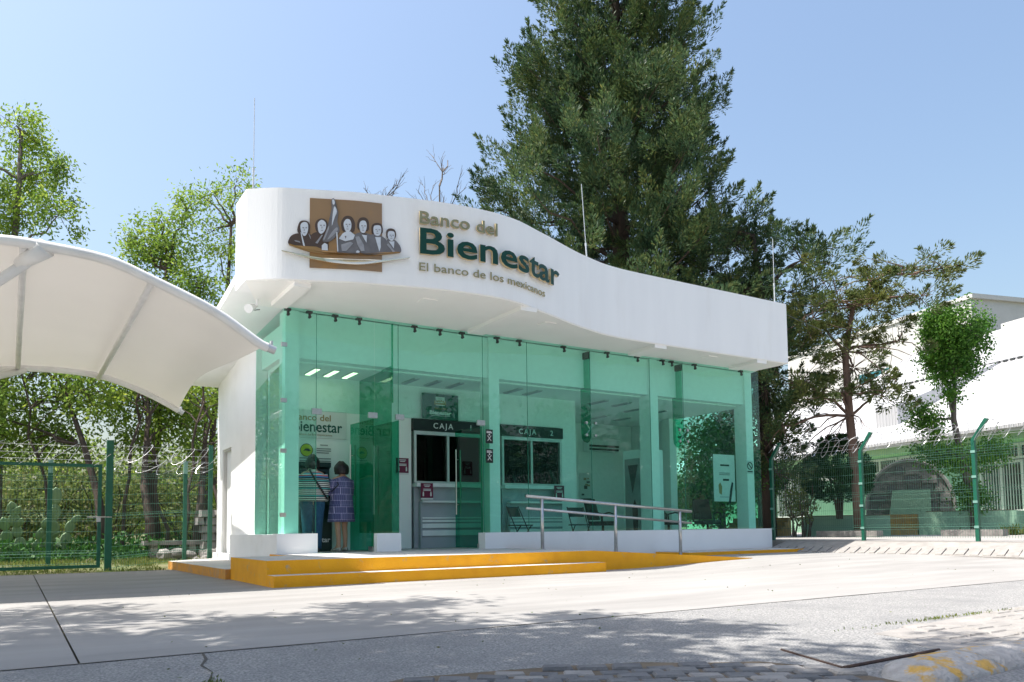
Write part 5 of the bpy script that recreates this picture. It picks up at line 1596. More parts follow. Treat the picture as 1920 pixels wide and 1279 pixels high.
    while z < 2.75:
        u = .1 + rr.random() * .15
        while u < L - .3:
            w = rr.uniform(.3, .6); h = .32
            hh = 1.2 + 1.75 * math.sqrt(max(0, 1 - ((u + w / 2 - L / 2) / (L / 2)) ** 2))
            if z + h < hh - .1 and u + w < L - .05:
                s = MB(); e = rr.uniform(.03, .10)
                s.hexa([ap(u, -e, z), ap(u + w - .05, -e, z + rr.uniform(-.03, .03)), ap(u + w - .05, .05, z), ap(u, .05, z)], [ap(u + .03, -e, z + h - .05), ap(u + w - .09, -e, z + h - .04), ap(u + w - .06, .05, z + h - .05), ap(u, .05, z + h - .05)])
                s.build('stone', M['rock'] if rr.random() < .6 else M['stone'], q)
            u += w
        z += .33
    b = MB(); b.hexa([ap(.65, -.95, .34), ap(2.0, -.95, .34), ap(2.0, -.25, .34), ap(.65, -.25, .34)], [ap(.85, -.45, 1.9), ap(2.05, -.45, 1.9), ap(2.05, -.25, 1.9), ap(.85, -.25, 1.9)]); b.build('sloping_panel', M['pale_green'], q)

# ------------------------------------------------------------------ trees and plants
def limb(b, p0, p1, r0, r1, sag=0.0, wob=0.06, n=6, sides=6, rr=random):
    p0, p1 = Vector(p0), Vector(p1)
    L = (p1 - p0).length
    pts, rs = [], []
    for i in range(n + 1):
        t = i / n
        p = p0.lerp(p1, t) + Vector((0, 0, sag * L * 4 * t * (1 - t)))
        if 0 < i < n: p += Vector((rr.uniform(-1, 1), rr.uniform(-1, 1), rr.uniform(-1, 1))) * wob * L * .5
        pts.append(p); rs.append(r0 + (r1 - r0) * t ** .8)
    b.tube(pts, rs, sides)
    return pts

def broad_tree(name, label, base, trunk, blobs, leaf, bark, r0, n_clump, n_leaf, L, W, seed, group=None, twig=True, tight=0.17, depth=1.0, droop=.25):
    """trunk: list of points; blobs: (x,y,z,rx,rz); leaves in clumps spread through each blob"""
    rr = random.Random(seed)
    t = thing(name, label, 'tree', base, group)
    b = MB()
    k = len(trunk)
    b.tube([Vector(base) + Vector((0, 0, -.1))] + [Vector(p) for p in trunk], [r0 * 1.25] + [r0 * (1 - .6 * i / max(1, k - 1)) for i in range(k)], 9)
    tr = b.build('trunk', bark, t, smooth=True)
    lb = MB()
    PP, AA = [], []
    for (x, y, z, rx, rz) in blobs:
        c = Vector((x, y + rr.uniform(-.8, .8) * depth, z))
        s = min(trunk, key=lambda p: (Vector(p) - c).length + max(0, p[2] - c.z) * 2)
        limb(lb, s, c, r0 * .42, r0 * .12, .06, .12, 6, 6, rr)
        nc = max(3, int(n_clump * rx * rz))
        for _ in range(nc):
            while True:
                q = Vector((rr.uniform(-1, 1), rr.uniform(-1, 1), rr.uniform(-1, 1)))
                if .25 < q.length < 1: break
            p = c + Vector((q.x * rx, q.y * rx * .9, q.z * rz))
            if twig and rr.random() < .8: limb(lb, c.lerp(p, .15), p, r0 * .09, r0 * .03, .05, .12, 3, 4, rr)
            m = int(n_leaf * rr.uniform(.5, 1.3))
            pts = np.array(p)[None] + RNG.normal(size=(m, 3)) * tight * rr.uniform(.7, 1.3)
            ax = RNG.normal(size=(m, 3)) + np.array([0, 0, -droop * 2])
            PP.append(pts); AA.append(ax)
    lb.build('branches', bark, t)
    P = np.concatenate(PP); A = np.concatenate(AA)
    V = blades(P, A, L * RNG.uniform(.7, 1.25, len(P)), W * RNG.uniform(.75, 1.2, len(P)))
    me = np_mesh('crown', V, 4, leaf)
    link('crown', me, t)
    return t

def plume(c, axis, length, width, n, bl, bw):
    """feathery spray: blades set along an axis, leaning forward"""
    axis = axis / np.linalg.norm(axis)
    u = RNG.random(n) ** .8
    prof = np.sin(np.clip(u * 1.05 + .12, 0, 1) * np.pi) ** .7
    d = RNG.normal(size=(n, 3))
    d -= (d @ axis)[:, None] * axis[None]
    d = unit(d)
    rad = width * prof * RNG.random(n) ** .6
    P = c[None] + axis[None] * (u * length)[:, None] + d * rad[:, None]
    A = axis[None] * .9 + d * .75 + RNG.normal(size=(n, 3)) * .25 + np.array([0, 0, .25])
    return blades(P, A, bl * RNG.uniform(.6, 1.3, n), bw * RNG.uniform(.7, 1.3, n))

def conifer(name, label, base, height, radius, z0, nb, leaf, bark, r0, seed, nblade, pl, pw, up=(.25, .75), group=None, bl=.16, bw=.045, lean=(0, 0), fill=.5, clump=.3):
    rr = random.Random(seed)
    t = thing(name, label, 'tree', base, group)
    bx, by, bz = base
    def axis_at(z): return Vector((bx + lean[0] * (z - bz), by + lean[1] * (z - bz), z))
    b = MB()
    b.tube([axis_at(bz - .2 + (height + .2) * i / 10) for i in range(11)], [r0 * (1 - .9 * i / 10) for i in range(11)], 10)
    b.build('trunk', bark, t, smooth=True)
    lb = MB(); VV = []
    for i in range(nb):
        z = z0 + (height + bz - z0) * (i + rr.random()) / nb
        rad = radius((z - bz) / height) * (rr.uniform(.55, .95) if rr.random() < .55 else rr.uniform(.95, 1.12))
        an = i * 2.39996 + rr.uniform(-.5, .5)
        dirh = Vector((math.cos(an), math.sin(an), 0))
        o = axis_at(z)
        tip = o + dirh * rad + Vector((0, 0, rad * rr.uniform(.0, .38)))
        pts = limb(lb, o, tip, max(.02, r0 * .22 * (1 - (z - bz) / height) + .02), .012, -.05, .07, 6, 5, rr)
        npl = max(2, int(rad * 2.1 * (1 + fill)))
        for q in range(npl):
            if q % 5 == 0:                       # plumes gather in boughs with gaps between
                cen = 1 - rr.random() ** 1.3 * .80
            f = cen
            p = o.lerp(tip, f) + Vector((rr.gauss(0, clump), rr.gauss(0, clump), rr.gauss(0, clump * .7)))
            side = rr.uniform(-1.0, 1.0)
            ax = dirh * rr.uniform(.5, 1.1) + Vector((-dirh.y, dirh.x, 0)) * side + Vector((0, 0, rr.uniform(*up)))
            ln = pl * rr.uniform(.5, 1.35)
            VV.append(plume(np.array(p), np.array(ax), ln, pw * rr.uniform(.75, 1.2), int(nblade * rr.uniform(.7, 1.2)), bl, bw))
    lb.build('branches', bark, t)
    link('crown', np_mesh('crown', np.concatenate(VV), 4, leaf), t)
    return t

def spray_tree(name, label, base, trunk, blobs, leaf, bark, r0, seed, per, nblade, pl, pw, up, bl, bw, group=None, bare=0):
    """conifer with loose flat clumps carried on visible limbs"""
    rr = random.Random(seed)
    t = thing(name, label, 'tree', base, group)
    b = MB(); k = len(trunk)
    b.tube([Vector(base) + Vector((0, 0, -.1))] + [Vector(p) for p in trunk], [r0 * 1.2] + [r0 * (1 - .75 * i / (k - 1)) for i in range(k)], 9)
    b.build('trunk', bark, t, smooth=True)
    lb = MB(); VV = []
    for (x, y, z, rx, rz) in blobs:
        c = Vector((x, y + rr.uniform(-.7, .7), z))
        s = min(trunk, key=lambda p: (Vector(p) - c).length + max(0, p[2] - c.z + .3) * 1.0)
        limb(lb, s, c, r0 * .35, .025, .04, .10, 6, 5, rr)
        for _ in range(max(4, int(per * rx * rz))):
            q = Vector((rr.gauss(0, .55), rr.gauss(0, .5), rr.gauss(0, .5)))
            p = c + Vector((q.x * rx, q.y * rx, q.z * rz))
            limb(lb, c.lerp(p, .1), p, .018, .007, .02, .1, 3, 4, rr)
            h = Vector((q.x, q.y, 0)); h = h.normalized() if h.length > .01 else Vector((1, 0, 0))
            ax = h * rr.uniform(.5, 1.1) + Vector((rr.uniform(-.6, .6), rr.uniform(-.6, .6), rr.uniform(*up)))
            VV.append(plume(np.array(p), np.array(ax), pl * rr.uniform(.6, 1.2), pw * rr.uniform(.7, 1.2), int(nblade * rr.uniform(.6, 1.2)), bl, bw))
    for _ in range(bare):                      # drooping leafless twigs
        s = Vector(trunk[rr.randrange(1, k)])
        a = rr.uniform(0, 6.28)
        e = s + Vector((math.cos(a) * rr.uniform(.8, 2.2), math.sin(a) * rr.uniform(.8, 2.0), rr.uniform(-1.6, .2)))
        ps = limb(lb, s, e, .03, .008, .10, .1, 5, 4, rr)
        for _ in range(3):
            q = ps[rr.randrange(2, 6)]
            limb(lb, q, q + Vector((rr.uniform(-.5, .5), rr.uniform(-.5, .5), rr.uniform(-.8, .1))), .01, .004, -.05, .1, 3, 3, rr)
    lb.build('branches', bark, t)
    link('crown', np_mesh('crown', np.concatenate(VV), 4, leaf), t)
    return t

def bare_tree(label, base, h, spread, seed, lean=(0, 0)):
    rr = random.Random(seed)
    t = thing('bare_tree', label, 'tree', base, 'leafless trees behind the fascia')
    b = MB()
    top = Vector(base) + Vector((lean[0], lean[1], h))
    pts = limb(b, Vector(base), top, .20, .03, 0, .03, 8, 7, rr)
    b.build('trunk', M['bark_grey'], t)
    b = MB()
    def grow(p, d, L, r, lv):
        e = p + d * L
        ps = limb(b, p, e, r, r * .45, .04, .10, 4, 4, rr)
        if lv:
            for k in range(4):
                q = ps[rr.randrange(1, 5)]
                nd = (d + Vector((rr.uniform(-.9, .9), rr.uniform(-.9, .9), rr.uniform(-.1, .7)))).normalized()
                grow(q, nd, L * rr.uniform(.4, .7), r * .5, lv - 1)
    for i in range(15):
        q = pts[rr.randrange(4, 9)]
        a = rr.uniform(0, 6.28)
        grow(q, Vector((math.cos(a) * .6, math.sin(a) * .6, rr.uniform(.4, 1.1))).normalized(), spread * rr.uniform(.6, 1.1), .045, 2)
    b.build('branches', M['bark_grey'], t)

def shrub(label, c, rx, rz, leaf, n, L, W, seed, group=None, name='shrub', bark='bark'):
    rr = random.Random(seed)
    t = thing(name, label, 'shrub', (c[0], c[1], max(0, c[2] - rz - .2)), group)
    b = MB()
    for _ in range(9):
        a = rr.uniform(0, 6.28)
        limb(b, (c[0] + .2 * math.cos(a), c[1] + .2 * math.sin(a), 0), (c[0] + rx * .8 * math.cos(a), c[1] + rx * .8 * math.sin(a), c[2] + rz * rr.uniform(.0, .8)), .04, .01, .05, .1, 5, 5, rr)
    b.build('stems', M[bark], t)
    d = unit(RNG.normal(size=(n, 3))) * (RNG.random(n) ** .4)[:, None]
    lump = 1 + .22 * np.sin(5 * d[:, 0] + seed) * np.sin(4.3 * d[:, 1]) + .15 * np.sin(9 * d[:, 2] + 3 * d[:, 0])
    P = np.array(c)[None] + d * lump[:, None] * np.array([rx, rx * .8, rz])[None]
    P = P[P[:, 2] > .05]
    V = blades(P, RNG.normal(size=P.shape) + np.array([0, 0, .2]), L * RNG.uniform(.6, 1.3, len(P)), W * RNG.uniform(.7, 1.2, len(P)))
    link('foliage', np_mesh('foliage', V, 4, LEAF[leaf]), t)

def build_plants():
    # ---- big conifers behind the bank
    conifer('cypress_tree', 'huge dark green cypress towering behind the bank', (18.25, 21.5, .1), 25.5,
            lambda f: (4.7 if f < .46 else 4.7 - (f - .46) * 20 if f < .5 else 3.9 - (f - .5) * 4.2 if f < .64 else 3.3 - (f - .64) * 11.0 if f < .78 else 1.75 * max(.06, (1 - f) / .22)), 4.5, 200, LEAF['cypress'], M['bark'], .50, 2, 190, 1.1, .30, (.35, 1.35), bl=.15, bw=.040, fill=1.5, clump=.40)
    CO2 = [(20.42, 17.88, 10.26, 1.31, 1.05), (21.19, 17.40, 10.62, .87, .70), (19.82, 18.25, 10.64, .87, .87), (21.60, 17.13, 9.33, 1.05, 1.05), (20.52, 17.81, 8.62, 1.40, 1.22), (21.70, 17.07, 7.52, .87, 1.22), (21.34, 17.30, 5.73, .79, 1.22), (22.67, 16.46, 9.86, .79, .38), (22.03, 16.86, 8.60, .87, .70), (21.08, 17.46, 7.17, 1.05, .87), (21.45, 17.23, 4.31, .70, .70), (19.6, 18.3, 8.8, 1.0, .9), (20.3, 17.9, 6.2, .9, 1.0), (20.9, 17.5, 3.0, .9, .8), (20.5, 17.7, 4.4, .9, .9), (20.0, 16.9, 3.6, .8, .9), (20.1, 16.8, 2.3, .7, .8), (19.9, 16.9, 5.0, .8, .9), (20.3, 16.7, 6.3, .8, .9)]
    spray_tree('cypress_tree', 'middle sized cypress right beside the fascia end', (20.9, 17.6, .34), [(20.95, 17.6, 3), (20.9, 17.6, 6), (20.9, 17.55, 8.5), (20.8, 17.7, 10.4)], CO2, LEAF['cypress'], M['bark'], .26, 6, 22, 210, 1.0, .28, (.1, 1.0), .14, .038)
    JUN = [(23.14, 13.81, 8.54, 1.29, .42), (22.27, 14.35, 7.63, 1.13, .64), (21.18, 15.04, 7.5, 1.13, .9), (22.96, 13.92, 7.53, .81, .45), (20.58, 15.41, 6.99, .89, .97), (21.64, 14.75, 5.48, 1.13, .64), (21.06, 15.11, 4.67, .97, .48), (22.16, 14.42, 4.65, .97, .45), (20.24, 15.63, 5.01, .81, .73), (22.77, 14.04, 6.29, .64, .48), (23.69, 13.46, 8.44, .64, .35), (19.65, 16.00, 3.70, .48, .64), (21.68, 14.72, 6.64, .97, .48)]
    spray_tree('juniper_tree', 'olive green leaning conifer with bare drooping twigs between cypress and ficus', (21.65, 14.75, .34), [(21.6, 14.78, 2.0), (21.5, 14.85, 4.0), (21.45, 14.88, 6.0), (21.7, 14.7, 7.4), (22.3, 14.3, 8.2)], JUN, LEAF['juniper'], M['bark_red'], .15, 9, 30, 150, .62, .22, (-.15, .45), .14, .036, bare=26)
    # ---- ficus with clipped head, bush in the planter
    FIC = [(25.28, 13.64, 6.85, 1.01, .84), (24.72, 13.99, 6.34, .67, .84), (25.80, 13.31, 6.32, .67, .76), (25.28, 13.64, 5.81, 1.01, .59), (24.90, 13.88, 7.02, .59, .59)]
    FIC2 = [(24.55, 14.10, 3.94, .67, .50), (25.29, 13.64, 2.74, .84, .50), (26.02, 13.18, 3.07, .59, .42), (25.66, 13.40, 1.56, .50, .67), (24.73, 13.99, 3.00, .76, .30), (24.95, 13.85, 4.79, .42, .24)]
    broad_tree('ficus_tree', 'bright green ficus with a rounded clipped head in the yard', (25.6, 13.4, .34), [(25.55, 13.45, 1.6), (25.3, 13.6, 2.8), (25.15, 13.7, 4.0), (25.25, 13.65, 5.4)], FIC + FIC2, LEAF['ficus'], M['bark_grey'], .14, 75, 80, .11, .06, 21, tight=.16, depth=.3)
    t = thing('round_bush', 'dark green clipped conifer bush growing in the long planter', 'bush', (22.0, 15.75, .98))
    b = MB(); 
    for i in range(4): limb(b, (22.0 + .05 * i, 15.75, .9), (21.7 + .2 * i, 15.75, 2.1), .06, .02, 0, .06, 5, 6)
    b.build('stems', M['bark'], t)
    VV = []
    rr = random.Random(4)
    for _ in range(210):
        d = Vector((rr.gauss(0, 1), rr.gauss(0, 1), rr.gauss(0, 1))).normalized()
        p = Vector((22.0, 15.72, 2.10)) + Vector((d.x * .72, d.y * .72, d.z * .62 + (.3 if d.z > .6 else 0)))
        VV.append(plume(np.array(p), np.array(d * .8 + Vector((0, 0, .8))), .5, .14, 70, .13, .04))
    link('crown', np_mesh('crown', np.concatenate(VV), 4, LEAF['thuja']), t)
    shrub('small flowering shrub with pale leaves left of the dark bush', (20.9, 16.3, 1.35), .55, .75, 'scrub', 900, .12, .06, 31, name='small_shrub')
    broad_tree('leafy_tree', 'dense dark leafy tree seen through the right end of the glass front', (20.3, 19.0, .34), [(20.3, 19.0, 1.2), (20.4, 18.9, 2.4)], [(20.3, 18.7, 1.6, 1.4, .9), (20.0, 18.9, 2.8, 1.3, .9), (21.0, 18.6, 2.4, 1.2, 1.1), (20.4, 18.6, 3.9, 1.3, .9), (19.6, 19.3, 1.9, .9, .9)], LEAF['ficus'], M['bark'], .12, 50, 60, .14, .07, 23, tight=.2)
    # ---- bare trees behind the fascia
    bare_tree('leafless grey tree rising behind the middle of the fascia', (15.4, 29.0, 0), 15.2, 2.0, 3, (-.5, .2))
    bare_tree('thinner leafless tree left of the other leafless tree', (13.0, 30.3, 0), 13.9, 1.6, 8, (-.4, 0))
    # ---- trees left behind the gate
    TALL = [(-.22, 26.12, 12.33, .66, .59), (.20, 25.86, 11.07, .89, .89), (.84, 25.45, 11.06, .44, .66), (-.16, 26.08, 9.83, .89, .89), (.87, 25.43, 9.66, .74, .66), (-1.35, 26.83, 10.94, .89, 1.18), (-1.29, 26.79, 9.07, .89, .89), (.17, 25.88, 12.17, .44, .44), (-.9, 26.4, 7.2, 1.2, .9), (.7, 25.5, 7.6, 1.0, .9)]
    broad_tree('ash_tree', 'tall bright green ash at the left edge above the canopy', (-.4, 25.9, .2), [(-.4, 25.9, 2.5), (-.3, 25.9, 5.5), (-.2, 26, 8.2), (-.1, 26, 10.8), (-.1, 26, 12.2)], TALL, LEAF['ash'], M['bark_grey'], .125, 46, 58, .13, .055, 41, 'trees behind the gate', tight=.17)
    CR2 = [(3.28, 25.69, 9.40, .79, .71), (4.22, 25.10, 10.55, .39, .44), (3.97, 25.26, 9.06, .95, .71), (3.54, 25.53, 10.06, .79, .39), (2.86, 25.96, 9.74, .39, .39), (3.6, 25.4, 7.6, 1.2, .9), (4.5, 25, 8.0, .8, .7)]
    broad_tree('ash_tree', 'green ash with round crown showing between canopy and fascia', (3.46, 23.9, .2), [(3.2, 24.1, 2.0), (3.5, 24.6, 4.2), (3.7, 25, 6.4), (3.7, 25.3, 8.6)], CR2, LEAF['ash'], M['bark'], .12, 48, 58, .13, .055, 42, 'trees behind the gate')
    CR3 = [(4.97, 25.81, 11.13, .58, .49), (5.68, 25.37, 11.64, .74, .49), (5.12, 25.72, 10.26, .66, .58), (6.32, 24.96, 11.72, .41, .23), (4.60, 26.04, 11.57, .41, .36), (5.27, 25.62, 9.40, .66, .66), (5.97, 25.18, 10.77, .66, .66), (5.5, 25.4, 7.8, .6, .6)]
    broad_tree('ash_tree', 'loose open ash with bare twigs just left of the fascia corner', (5.0, 25.3, .2), [(5.0, 25.3, 2.0), (5.2, 25.4, 5.0), (5.5, 25.4, 8.0), (5.6, 25.4, 10.4)], CR3, LEAF['ash'], M['bark'], .105, 30, 50, .125, .055, 43, 'trees behind the gate')
    LOW1 = [(.35, 24.58, 4.15, 1.27, .85), (1.55, 23.83, 4.42, 1.13, .71), (.01, 24.79, 3.15, .99, .71), (1.09, 24.12, 3.28, .85, .56), (-1.09, 25.49, 3.88, 1.13, 1.13), (1.2, 24, 5.6, 1.3, .8), (-.5, 25, 5.6, 1.3, .8)]
    broad_tree('ash_tree', 'forked dark trunk tree directly behind the gate post', (1.9, 22.4, .15), [(1.9, 22.4, .9), (1.8, 22.6, 1.7), (1.5, 23.2, 3.0), (1.1, 23.8, 4.4)], LOW1, LEAF['ash_dark'], M['bark'], .12, 36, 58, .135, .065, 44, 'trees behind the gate', tight=.22)
    LOW2 = [(2.96, 24.71, 4.20, 1.21, .76), (3.87, 24.14, 3.88, .91, .76), (2.30, 25.13, 4.67, .91, .60), (3.46, 24.40, 4.97, .76, .45), (3.23, 24.54, 3.13, .91, .45), (3.0, 24.5, 5.8, 1.4, .8)]
    broad_tree('ash_tree', 'multi-stemmed tree in the middle of the mesh fence bay', (2.9, 21.6, .15), [(2.9, 21.6, .9), (2.8, 22.1, 1.9), (2.95, 23.0, 3.0), (3.1, 23.9, 4.4)], LOW2, LEAF['ash_dark'], M['bark'], .11, 36, 58, .135, .065, 45, 'trees behind the gate', tight=.22)
    LOW3 = [(4.95, 25.24, 4.25, .64, .81), (4.69, 25.40, 3.11, .81, .48), (5.00, 25.20, 5.23, .48, .40), (4.53, 25.50, 4.58, .48, .48), (5.24, 25.05, 2.29, .32, .64), (4.4, 23.4, 4.6, .8, .8)]
    broad_tree('ash_tree', 'dark V-forked tree close to the bank wall behind the fence', (4.15, 22.3, .15), [(4.15, 22.3, .8), (4.3, 22.7, 1.6), (4.5, 23.4, 2.8), (4.7, 24.2, 4.2)], LOW3, LEAF['ash_dark'], M['bark'], .12, 36, 58, .135, .065, 46, 'trees behind the gate', tight=.22)
    # extra bare stems in the thicket, each its own sapling
    for i, (x, y, h, lx) in enumerate(((.9, 23.4, 5.2, -.9), (2.35, 22.6, 5.6, .5), (3.4, 22.4, 5.0, -.6), (3.65, 21.4, 4.6, .5), (4.6, 22.0, 4.8, -.3))):
        t = thing('sapling', ('thin leaning sapling stem furthest left behind the gate', 'thin sapling stem right of the gate post tree', 'slender sapling stem in the middle fence bay', 'slender sapling stem near the stone pile', 'sapling stem nearest the bank wall')[i], 'tree', (x, y, .1), 'saplings in the thicket')
        rr = random.Random(60 + i)
        b = MB(); ps = limb(b, (x, y, 0), (x + lx, y + .5, h), .06, .02, .02, .05, 8, 6, rr); b.build('trunk', M['bark'], t)
        b = MB()
        for k in range(9):
            q = ps[rr.randrange(3, 9)]
            limb(b, q, q + Vector((rr.uniform(-1, 1), rr.uniform(-.8, .8), rr.uniform(.3, 1.2))), .025, .006, .03, .1, 4, 4, rr)
        b.build('branches', M['bark'], t)
    # ---- scrub mass behind, ivy, grass
    SHR = [(.48, 29.2, 1.7, 2.0, 1.7), (2.6, 28.3, 1.7, 1.9, 1.6), (4.9, 27.4, 1.8, 1.8, 1.8), (7.0, 26.6, 1.8, 1.7, 1.9), (-2.0, 30.2, 1.9, 2.2, 2.0), (-.6, 27.2, 1.1, 1.4, 1.1), (1.3, 33.5, 2.2, 2.8, 2.1), (5.2, 33, 2.2, 2.8, 2.1), (-3.8, 33.5, 2.3, 3.0, 2.2), (9.5, 31, 2.4, 3.0, 2.2)]
    labs = ['grey green scrub bush behind the nopal cactus', 'grey green scrub bush behind the gate post', 'grey green scrub bush behind the middle fence bay', 'grey green scrub bush behind the bank wall corner', 'large scrub bush at the far left behind the gate', 'low scrub bush just behind the cactus', 'tall dark scrub behind the gate post tree', 'tall dark scrub behind the fence bay', 'tall dark scrub at the far left edge', 'tall dark scrub hidden mostly by the bank']
    for i, (x, y, z, rx, rz) in enumerate(SHR):
        shrub(labs[i], (x, y, z), rx, rz, 'scrub' if i < 6 else 'ash_dark', 4200 if i < 6 else 5200, .16 if i < 6 else .22, .075 if i < 6 else .10, 70 + i, 'scrub behind the fence')
    n = 9000
    P = np.stack([RNG.uniform(-4, 5.2, n), RNG.uniform(20.2, 23.6, n), RNG.random(n) ** 1.6 * .62 + .1], 1)
    P[:, 2] *= .75 + .35 * np.sin(P[:, 0] * 2.1) * np.cos(P[:, 1] * 1.7)
    keep = (P[:, 0] < 3.1) | (P[:, 1] > 22.3)
    P = P[keep]
    V = blades(P, RNG.normal(size=P.shape) + np.array([0, 0, .8]), RNG.uniform(.08, .16, len(P)), RNG.uniform(.05, .09, len(P)))
    tag(link('ground_ivy', np_mesh('ground_ivy', V, 4, LEAF['ivy'])), 'low dark green ivy covering the ground behind the gate', 'ivy', kind='stuff')
    n = 26000
    P = np.stack([RNG.uniform(-6, 5, n), 16.5 + 4.2 * RNG.random(n) ** 1.2, np.full(n, .0)], 1)
    msk = np.sin(P[:, 0] * 3.1) + np.sin(P[:, 1] * 2.3 + P[:, 0]) + RNG.normal(size=n) * .8 > -.3
    msk &= ~((P[:, 0] > 2.5) & (P[:, 1] < 18.4))
    P = P[msk]
    P[:, 2] = -.05 + .07 * np.clip((P[:, 1] - 15.5) / 1.7, 0, 1) + .14 * np.clip((P[:, 1] - 17.5) / 6.5, 0, 1)
    hgt = np.where(P[:, 1] < 17.2, .6, 1.0)
    V = blades(P, RNG.normal(size=P.shape) * .45 + np.array([0, 0, 1.0]), RNG.uniform(.05, .13, len(P)) * hgt, RNG.uniform(.010, .018, len(P)))
    tag(link('grass', np_mesh('grass', V, 4, LEAF['grass'])), 'short patchy grass beyond the apron under the gate', 'grass', kind='stuff')
    # tufts in paving cracks
    n = 500
    xs = np.concatenate([RNG.normal(5.9, .5, n // 2), RNG.normal(.82, .03, n // 4), RNG.normal(24.6, .15, n - n // 2 - n // 4)])
    ys = np.concatenate([RNG.normal(3.34, .02, n // 2), RNG.normal(3.9, .12, n // 4), RNG.normal(11.9, .15, n - n // 2 - n // 4)])
    zs = np.concatenate([np.zeros(n // 2), np.full(n // 4, -.01), np.full(n - n // 2 - n // 4, .34)])
    P = np.stack([xs, ys, zs], 1)
    Ln = np.concatenate([RNG.uniform(.01, .03, n // 2 + n // 4), RNG.uniform(.15, .4, n - n // 2 - n // 4)])
    V = blades(P, RNG.normal(size=P.shape) * .4 + np.array([0, 0, 1.0]), Ln, Ln * .2 + .003)
    tag(link('weeds', np_mesh('weeds', V, 4, LEAF['grass'])), 'sparse weeds growing from paving cracks and yard edge', 'weeds', kind='stuff')
    n = 170
    P = np.stack([RNG.uniform(-1, 14, n), RNG.uniform(2.2, 12, n), np.full(n, .006)], 1)
    P[:, 2] += np.array([gz(a, c) for a, c in P[:, :2]])
    keep = ~((P[:, 0] > 2.5) & (P[:, 0] < 12.2) & (P[:, 1] > 9.9))
    P = P[keep]
    V = blades(P, RNG.normal(size=P.shape) * np.array([1, 1, .08]), RNG.uniform(.015, .035, len(P)), RNG.uniform(.006, .014, len(P)))
    tag(link('leaf_litter', np_mesh('leaf_litter', V, 4, LEAF['juniper'])), 'scattered dry leaves on the apron and road', 'leaves', kind='stuff')
    for i, x in enumerate((9, 15.5, 22, 28.5, 35, 42)):  # row out of view across the road, added to darken what the glass mirrors
        lab = ('first', 'second', 'third', 'fourth', 'fifth', 'sixth')[i] + ' tree from the left in an unseen row added across the road to darken the glass reflections'
        broad_tree('street_tree', lab, (x, -13, -.05), [(x, -13, 1.5), (x + .2, -13, 3.5), (x, -13, 5.5)], [(x - 1.8, -13, 4.2, 1.8, 1.6), (x + 1.7, -13, 4.6, 1.8, 1.6), (x, -13, 6.8, 2.1, 1.6), (x + .2, -12.4, 3.2, 1.8, 1.4)], LEAF['thuja'], M['bark_grey'], .16, 7, 60, .42, .22, 110 + i, 'unseen trees added for the glass reflections', tight=.5)
    # ---- nopal
    t = thing('nopal_cactus', 'pale green nopal cactus with flat pads at the left behind the gate', 'cactus', (.1, 21.6, .1))
    rr = random.Random(12)
    def pad(c, ax, h):
        b = MB(); ax = Vector(ax).normalized(); s = Vector((1, .5, 0)) - ax * Vector((1, .5, 0)).dot(ax); s.normalize(); nrm = ax.cross(s)
        rings = []
        for i in range(7):
            f = i / 6; w = h * .36 * math.sin(min(1, f * .93 + .07) * math.pi) ** .7 + .01
            rings.append([tuple(Vector(c) + ax * h * f + s * w * math.cos(a) + nrm * .025 * math.sin(a)) for a in [2 * math.pi * q / 10 for q in range(10)]])
        b.loft(rings); b.build('pad', LEAF['nopal'], t, smooth=True)
        return Vector(c) + ax * h
    for k in range(7):
        p = Vector((-.7 + k * .28, 21.6 + rr.uniform(-.3, .3), .1)); ax = Vector((rr.uniform(-.2, .2), rr.uniform(-.2, .2), 1))
        for lv in range(rr.randrange(3, 6)):
            h = rr.uniform(.26, .42)
            e = pad(p, ax, h)
            if rr.random() < .5: pad(p + ax.normalized() * h * .8, ax + Vector((rr.choice((-1, 1)) * .9, rr.uniform(-.3, .3), 0)), h * .8)
            p = e - ax.normalized() * .03; ax = ax + Vector((rr.uniform(-.3, .3), rr.uniform(-.2, .2), 0))
    # ---- stone bench and pile of stones behind the fence
    t = thing('stone_bench', 'weathered grey stone bench slab behind the mesh fence', 'bench', (3.1, 20.6, .1))
    b = MB(); b.box(2.6, 20.3, .42, 3.9, 20.75, .52); b.build('slab', M['rock'], t)
    for x in (2.75, 3.6): b = MB(); b.box(x, 20.35, .05, x + .15, 20.7, .419); b.build('support', M['rock'], t)
    rr = random.Random(77)
    labs = ('largest', 'flattest', 'roundest', 'leftmost', 'rearmost', 'nearest')
    t = thing('stone_pile', 'loose pile of field stones by the foot of the bank wall', 'stones', (3.9, 19.8, .1))
    for i in range(26):
        c = (rr.uniform(2.9, 4.7), rr.uniform(19.3, 20.2), rr.uniform(.05, .25)); r = rr.uniform(.08, .2)
        b = MB(); b.sphere(c, r * rr.uniform(.8, 1.4), r, r * rr.uniform(.6, .9), 7, 5)
        b.v = [(x + rr.uniform(-.02, .02), y + rr.uniform(-.02, .02), z + rr.uniform(-.02, .02)) for x, y, z in b.v]; b.build('stone', M['rock'] if rr.random() < .7 else M['stone_pale'], t)
    t = thing('dry_stone_wall', 'dry stone wall running behind the fence beside the bank', 'stone wall', (4.6, 21.3, .1))
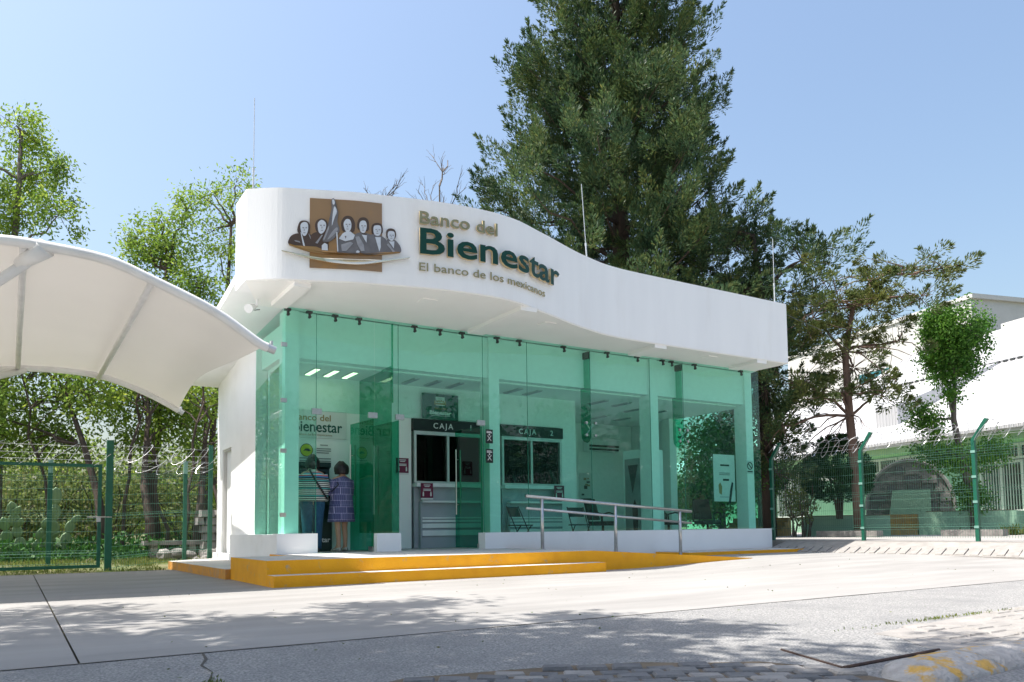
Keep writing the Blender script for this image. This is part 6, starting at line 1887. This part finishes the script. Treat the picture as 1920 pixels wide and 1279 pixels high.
    for r_ in range(6):
        x = 3.9 + rr.random() * .2
        while x < 5.6:
            w = rr.uniform(.18, .36)
            b = MB(); b.hexa([(x, 21.0, .1 + r_ * .2), (x + w - .03, 21.0, .1 + r_ * .2), (x + w - .03, 21.4, .1 + r_ * .2), (x, 21.4, .1 + r_ * .2)], [(x + .02, 21.0 + rr.uniform(0, .05), .27 + r_ * .2), (x + w - .05, 21.0 + rr.uniform(0, .05), .28 + r_ * .2), (x + w - .04, 21.4, .28 + r_ * .2), (x + .01, 21.4, .28 + r_ * .2)]); b.build('stone', M['rock'], t); x += w
    # ---- street trees whose shade falls across the road
    broad_tree('street_tree', 'street tree overhanging the road left of the camera', (-5.2, 3.2, -.05), [(-5.1, 3.3, 2.5), (-4.6, 3.6, 4.6), (-3.6, 4.2, 6.4)],
               [(-1.9, 4.2, 7.6, 1.5, .9), (-.6, 3.2, 7.9, 1.4, .9), (-3.2, 4.8, 7.6, 1.5, .9), (-2.6, 2.6, 7.8, 1.6, .9), (-.9, 5.3, 7.9, 1.2, .7), (-3.4, 6.6, 8.0, 1.3, .7), (-2.0, 7.4, 8.2, 1.1, .5), (.6, 3.9, 8.2, 1.0, .6), (-1.4, 1.6, 7.8, 1.5, .9), (-1.6, 4.9, 8.2, 1.2, .6), (-4.4, 8.4, 8.0, 1.0, .5), (-.6, 8.3, 8.8, .9, .4), (-3.3, 7.6, 8.0, 1.2, .6), (-2.3, 6.3, 8.0, 1.3, .6), (-3.0, 9.3, 8.2, 1.1, .5), (-4.6, 6.6, 8.0, 1.2, .6), (-1.2, 6.9, 8.4, 1.1, .5), (.3, 6.2, 8.8, .9, .4)],
               LEAF['ash_dark'], M['bark_grey'], .22, 28, 115, .18, .10, 91, tight=.20, depth=.3)

build_ground()
build_steps()
build_bank()
build_hall()
build_signs()
build_interior()
person((5.06, 13.90, .33), R(12), 'woman in violet patterned dress and silver shoes standing at the cash machine', 1.62, 'dress')
person((4.50, 13.84, .33), R(-8), 'person in striped sweater and jeans with black shoulder strap, seen from behind', 1.72, 'sweater')
build_rail()
build_canopy()
build_rods()
build_fences()
build_plants()
